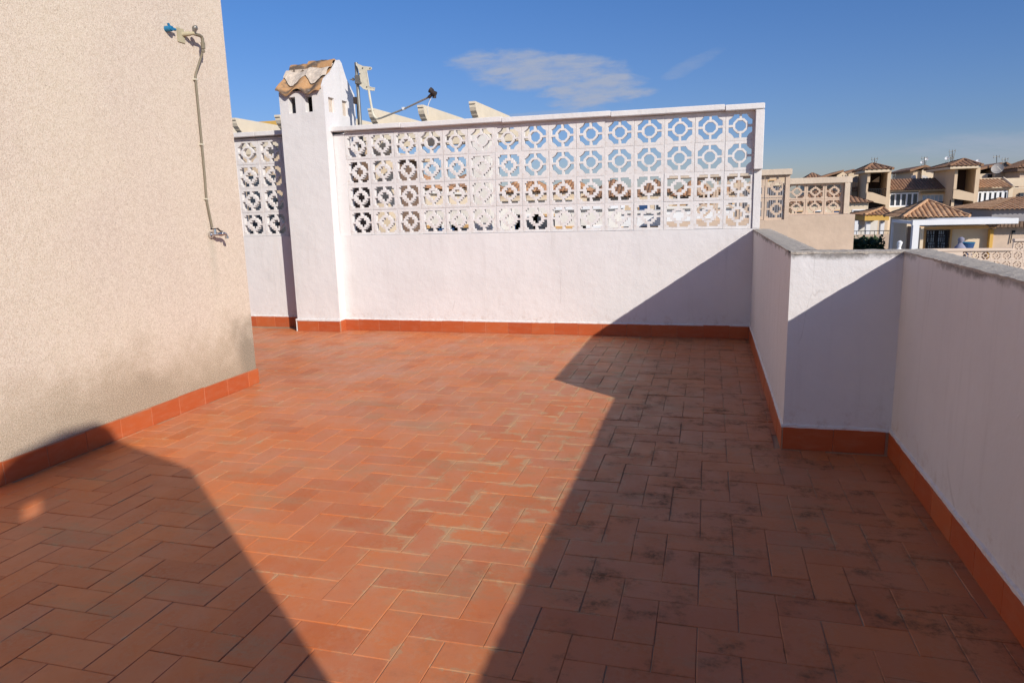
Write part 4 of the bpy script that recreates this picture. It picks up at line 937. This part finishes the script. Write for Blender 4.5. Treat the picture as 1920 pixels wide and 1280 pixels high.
# pink block fence in front of the house
YF = 27
fn = thing('block_fence', 'pale pink fence of small round-patterned blocks with a raised right end, lower right', 'fence', (9, YF, GZ))
FB = block_mesh('breeze_block', cB, [(p[0], p[1]) for p in hB], PINK, .08); C.objects.unlink(FB); FB = FB.data
q = MB(); pw_ = 15.0/1318*YF*1.03; zt0 = W(1300, 1018, YF).z; xs0 = W(1208, 1055, YF).x; XR = W(1700, 1055, YF).x
q.box(xs0-1.2, XR-.01, YF-.03, YF+.17, zt0, zt0+.09, .01); q.box(XR, XR+3, YF-.03, YF+.17, zt0+.31, zt0+.39, .01)
q.box(xs0-1.2, XR+3, YF, YF+.15, GZ, zt0-.62); q.box(xs0-1.2, xs0-.02, YF, YF+.14, zt0-.62, zt0-.001); q.build('coping', PINK, fn)
for r in range(2):
    for k in range(15): put_block(FB, XR-.31*(7-k)+.155-.31, zt0-.155-.31*r, YF+.03, .31, fn, .5, .31)
for k in range(6): put_block(FB, XR+.155+.31*k, zt0+.155, YF+.03, .31, fn, .5, .31)
# objects by the pergola house
tb = thing('tub', 'blue tub standing against the cream wall of the pergola house', 'tub', (11, 34, GZ+6))
p = W(1235, 968, 33.6); q = MB(); zb_ = W(1235, 1010, 33.6).z; q.tube([(p.x, 33.6, zb_-.3), (p.x, 33.6, zb_), (p.x, 33.6, p.z+.12), (p.x, 33.6, p.z+.15)], [.2, .24, .3, .31], 18); q.build('basin', NAVY, tb)
q = MB(); q.tube([(p.x+.3*math.cos(t*math.pi/12), 33.6+.3*math.sin(t*math.pi/12), p.z+.15) for t in range(25)], .02, 6); q.build('rim', BLUE, tb)
q = MB(); p = W(1172, 1000, 27.4); q.tube([(p.x, 27.4, p.z-.9), (p.x, 27.4, p.z-.1), (p.x, 27.4, p.z+.04), (p.x, 27.4, p.z+.16), (p.x, 27.4, p.z+.22), (p.x+.01, 27.4, p.z+.30), (p.x+.02, 27.4, p.z+.38), (p.x+.02, 27.4, p.z+.42)], [.2, .22, .19, .10, .05, .10, .09, .02], 12)
tag(q.build('covered_parasol', LIL, None, True), 'grey-lilac bundled parasol rising behind the pink block fence', 'parasol')
q = MB(); p = W(563, 985, 30); q.tube([(p.x, 30, p.z-2), (p.x, 30, p.z-.2), (p.x, 30, p.z-.08), (p.x, 30, p.z), (p.x, 30, p.z+.1), (p.x+.02, 30, p.z+.22), (p.x+.02, 30, p.z+.28)], [.05, .05, .12, .06, .085, .10, .02], 12)
tag(q.build('garden_ornament', BWHITE, None, True), 'small white rounded ornament in front of the dark side door of the pergola house', 'ornament')

# ---------------------------------------------------------------- town seen through the pierced blocks
def house(name, px0, px1, pyt, Y, d, wall, roof, kind, label, wins=0, rh=.9):
    t = thing(name, label, 'house', (at((px0+px1)/2, pyt, Y).x, Y, GZ), 'houses seen through the pierced wall'); x0, x1 = at(px0, pyt, Y).x, at(px1, pyt, Y).x; z = at((px0+px1)/2, pyt, Y).z
    if kind == 'flat':
        q = MB(); q.box(x0, x1, Y, Y+d, GZ, z-.08); q.build('wall', wall, t)
        q = MB(); q.box(x0-.1, x1+.1, Y-.1, Y+d+.1, z-.078, z, .01); q.build('parapet_cap', roof, t)
    else:
        z -= rh; q = MB(); q.box(x0+.3, x1-.3, Y+.3, Y+d-.3, GZ, z-.02); q.build('wall', wall, t)
        q = MB(); cx = (x0+x1)/2; cy = Y+d/2; k = max(0, (x1-x0)/2-d/2)
        hip(q, x0, x1, Y, Y+d, z, (cx-k, cy, z+rh), (cx+k, cy, z+rh), .3, .07, .45); q.build('roof', roof, t)
    for i in range(wins):
        u = x0+(x1-x0)*(i+.7)/(wins+.4); hgt = .9+.3*((i*7) % 3); wz = z-.5; yy = Y+(.3 if kind != 'flat' else 0)
        q = MB(); q.box(u-.45, u+.45, yy-.05, yy+.02, wz-hgt, wz, .01); fo = q.build('window', BWHITE if i % 2 else ORN, t)
        q = MB(); q.box(u-.36, u+.36, yy-.06, yy-.051, wz-hgt+.08, wz-.08); q.build('pane', GLASS if (i+int(px0)) % 3 else NAVY, fo)
house('flat_house', 700, 800, 360, 20, 4, CREAM2, OFFW, 'flat', 'cream flat-topped house seen low through the second and third block columns', 2)
house('flat_house', 770, 905, 384, 17, 3, OFFW, BWHITE, 'flat', 'off-white flat house low behind the fourth and fifth block columns', 3)
house('flat_house', 930, 1045, 372, 22, 4, OFFW, CREAM2, 'flat', 'pale house behind the seventh block column', 3)
house('flat_house', 1040, 1140, 388, 19, 3, OFFW, BWHITE, 'flat', 'low white house behind the ninth and tenth block columns', 2)
house('flat_house', 1140, 1250, 396, 24, 4, BWHITE, OFFW, 'flat', 'white house behind the eleventh and twelfth block columns', 3)
house('flat_house', 1248, 1375, 386, 21, 3, BWHITE, OFFW, 'flat', 'white house with dark windows behind the thirteenth and fourteenth block columns', 3)
house('villa', 690, 790, 318, 48, 8, CREAM, RT1, 'hip', 'cream villa with red-brown hip roof behind the third block column', 2, 1.4)
house('villa', 800, 900, 322, 55, 8, CREAM2, RT2, 'hip', 'villa with dull brown hip roof behind the fifth block column', 3, 1.3)
house('villa', 925, 1010, 326, 50, 7, CREAM, RT1, 'hip', 'villa with clay roof behind the seventh block column, right of the white pillar', 2, 1.3)
house('villa', 1015, 1095, 330, 60, 8, CREAM2, RT1, 'hip', 'villa with red-brown roof behind the ninth block column', 3, 1.3)
house('villa', 1090, 1185, 334, 46, 7, CREAM, RT2, 'hip', 'villa with dark brown roof behind the tenth and eleventh block columns', 2, 1.2)
house('villa', 1185, 1262, 334, 58, 7, CREAM2, RT2, 'hip', 'pale villa with brown roof behind the twelfth block column', 2, 1.2)
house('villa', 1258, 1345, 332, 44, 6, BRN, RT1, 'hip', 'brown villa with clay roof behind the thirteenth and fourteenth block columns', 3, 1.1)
house('villa', 1340, 1430, 333, 62, 8, CREAM, RT3, 'hip', 'cream villa with orange roof behind the last block column', 2, 1.2)
house('villa', 1420, 1482, 316, 70, 6, CREAM, RT2, 'hip', 'villa with dark eave directly right of the white wall end', 1, .5)
house('villa', 1508, 1552, 322, 90, 6, CREAM2, RT2, 'hip', 'house whose small hip roof peeps over the beige pierced wall', 0, .9)
house('villa', 1480, 1640, 352, 60, 8, CREAM2, RT2, 'hip', 'long cream villa behind the beige pierced wall', 4, 1.2)
house('flat_house', 430, 560, 352, 19, 4, CREAM2, OFFW, 'flat', 'cream house seen through the blocks left of the chimney', 2)

# ---------------------------------------------------------------- ground
gd = MB(); gd.add([(-1500, -1500, GZ), (1500, -1500, GZ), (1500, 1500, GZ), (-1500, 1500, GZ)], [(0, 1, 2, 3)]); struct(gd.build('ground', GND))
# building under the terrace
ub = thing('own_building', 'house under the terrace', 'building', (-3, 2, GZ))
q = MB(); q.box(-7.85, XN+T-.02, -3.15, YB+.14, GZ, -3.5); q.box(-7.8, XN+T-.05, -3.1, YB+.1, -3.49, -.26); q.build('wall', CREAM, ub)

# ---------------------------------------------------------------- tall chimney on the near part of the right wall (its shadow is in the photo)
SH = MB(); c2 = thing('chimney', 'unseen second white chimney and added wall behind the viewer, casting the left gable shadow', 'chimney', (1.2, -.9, 0))
pr = [(-.09, ZP), (-.09, 2.78), (-.485, 3.385), (-.54, 3.50), (-.60, 3.545), (-.85, 3.565), (-1.19, 3.52), (-1.30, 3.46), (-1.70, 2.80), (-1.70, ZP)]
pr = [(y-.04, z+(.03 if z > ZP else 0)) for y, z in pr]
plate_x(SH, XN+.05, .05, pr, [[(-1.235, 3.01), (-1.09, 3.01), (-1.09, 3.17), (-1.235, 3.17)]])  # unseen gable plate and hole, shaped to cast the left shadow and light spot
SH.box(XN+.051, XN+.6, -1.72, -.64, -3, 2.5)
SH.box(XN+.001, XN+.2, -3.2, -1.745, ZP+.001, 2.6)  # unseen solid wall, added to keep the lower left in shade
SH.build('body', WHITE, c2)

for t in THINGS: localise(t)

# ---------------------------------------------------------------- light
SD = Vector((-1.735, 1.48, -1.19)).normalized()
sl = bpy.data.lights.new('sun', 'SUN'); so = bpy.data.objects.new('sun', sl); C.objects.link(so)
sl.energy = 4.6; sl.angle = math.radians(.53); sl.color = (1, .93, .84); so.rotation_euler = SD.to_track_quat('-Z', 'Y').to_euler(); so.location = (10, -10, 10)
wd = bpy.data.worlds.new('World'); S.world = wd; wd.use_nodes = True
n = N('', wd); out = n.n('ShaderNodeOutputWorld'); bg = n.n('ShaderNodeBackground')
sky = n.n('ShaderNodeTexSky'); sky.sky_type = 'NISHITA'; sky.sun_disc = False
sky.sun_elevation = math.asin(-SD.z); sky.sun_rotation = math.atan2(-SD.x, -SD.y); sky.altitude = 60; sky.air_density = 1.0; sky.dust_density = .6; sky.ozone_density = 2.0
tc = n.n('ShaderNodeTexCoord').outputs['Generated']; d = n.xyz(tc)
u = n.math('DIVIDE', d[0], n.math('MAXIMUM', d[1], .05)); v = n.math('DIVIDE', d[2], n.math('MAXIMUM', d[1], .05))
cv = n.n('ShaderNodeCombineXYZ'); n.put(u, cv.inputs[0]); n.put(v, cv.inputs[1]); cvo = cv.outputs[0]
def blob(cu, cvv, ru, rv, tilt=0., warp=1.0):
    du = n.math('SUBTRACT', u, cu); dv = n.math('SUBTRACT', v, cvv); dv = n.math('SUBTRACT', dv, n.math('MULTIPLY', du, tilt))
    r = n.math('ADD', n.math('POWER', n.math('ABSOLUTE', n.math('DIVIDE', du, ru)), 2.0), n.math('POWER', n.math('ABSOLUTE', n.math('DIVIDE', dv, rv)), 2.0))
    w1 = n.math('MULTIPLY', n.math('SUBTRACT', n.noise(9, 6, .62, n.scale((1, 3.2, 1), cvo, rot=(0, 0, .12))), .5), 4.2*warp)
    return n.mr(n.math('ADD', r, w1), .15, 1.25, 1, 0)
stk = n.mr(n.noise(16, 7, .68, n.scale((1, 5, 1), cvo, rot=(0, 0, .10))), .28, .62, .45, 1)
c1_ = blob(-.235, .186, .115, .026, -.10); c2_ = blob(-.155, .150, .07, .030, -.1, 1.3); c3_ = n.math('MULTIPLY', blob(-.205, .122, .10, .010, .02, 1.2), .6)
c4_ = n.math('MULTIPLY', blob(-.025, .178, .035, .010, .35, 1.1), .30); c5_ = n.math('MULTIPLY', blob(.40, .055, .20, .020, 0, .8), .50)
cl = n.math('MAXIMUM', n.math('MAXIMUM', c1_, c2_), n.math('MAXIMUM', c3_, n.math('MAXIMUM', c4_, c5_)))
cl = n.math('MULTIPLY', n.math('MULTIPLY', cl, stk), .85)
base = n.mix(1.0, sky.outputs[0], n.ramp(n.math('MULTIPLY', v, 1.0), (0, (.66, .65, .80)), (.09, (.44, .55, .84)), (.30, (.36, .58, .93))), 'MULTIPLY')
col = n.mix(cl, base, (3.4, 3.75, 4.7))
n.put(col, bg.inputs[0]); bg.inputs[1].default_value = .105
n.nt.links.new(bg.outputs[0], out.inputs[0])

S.view_settings.view_transform = 'Standard'; S.view_settings.look = 'None'; S.view_settings.exposure = .14; S.view_settings.gamma = 1
S.render.engine = 'CYCLES'; S.cycles.max_bounces = 8; S.cycles.use_denoising = True
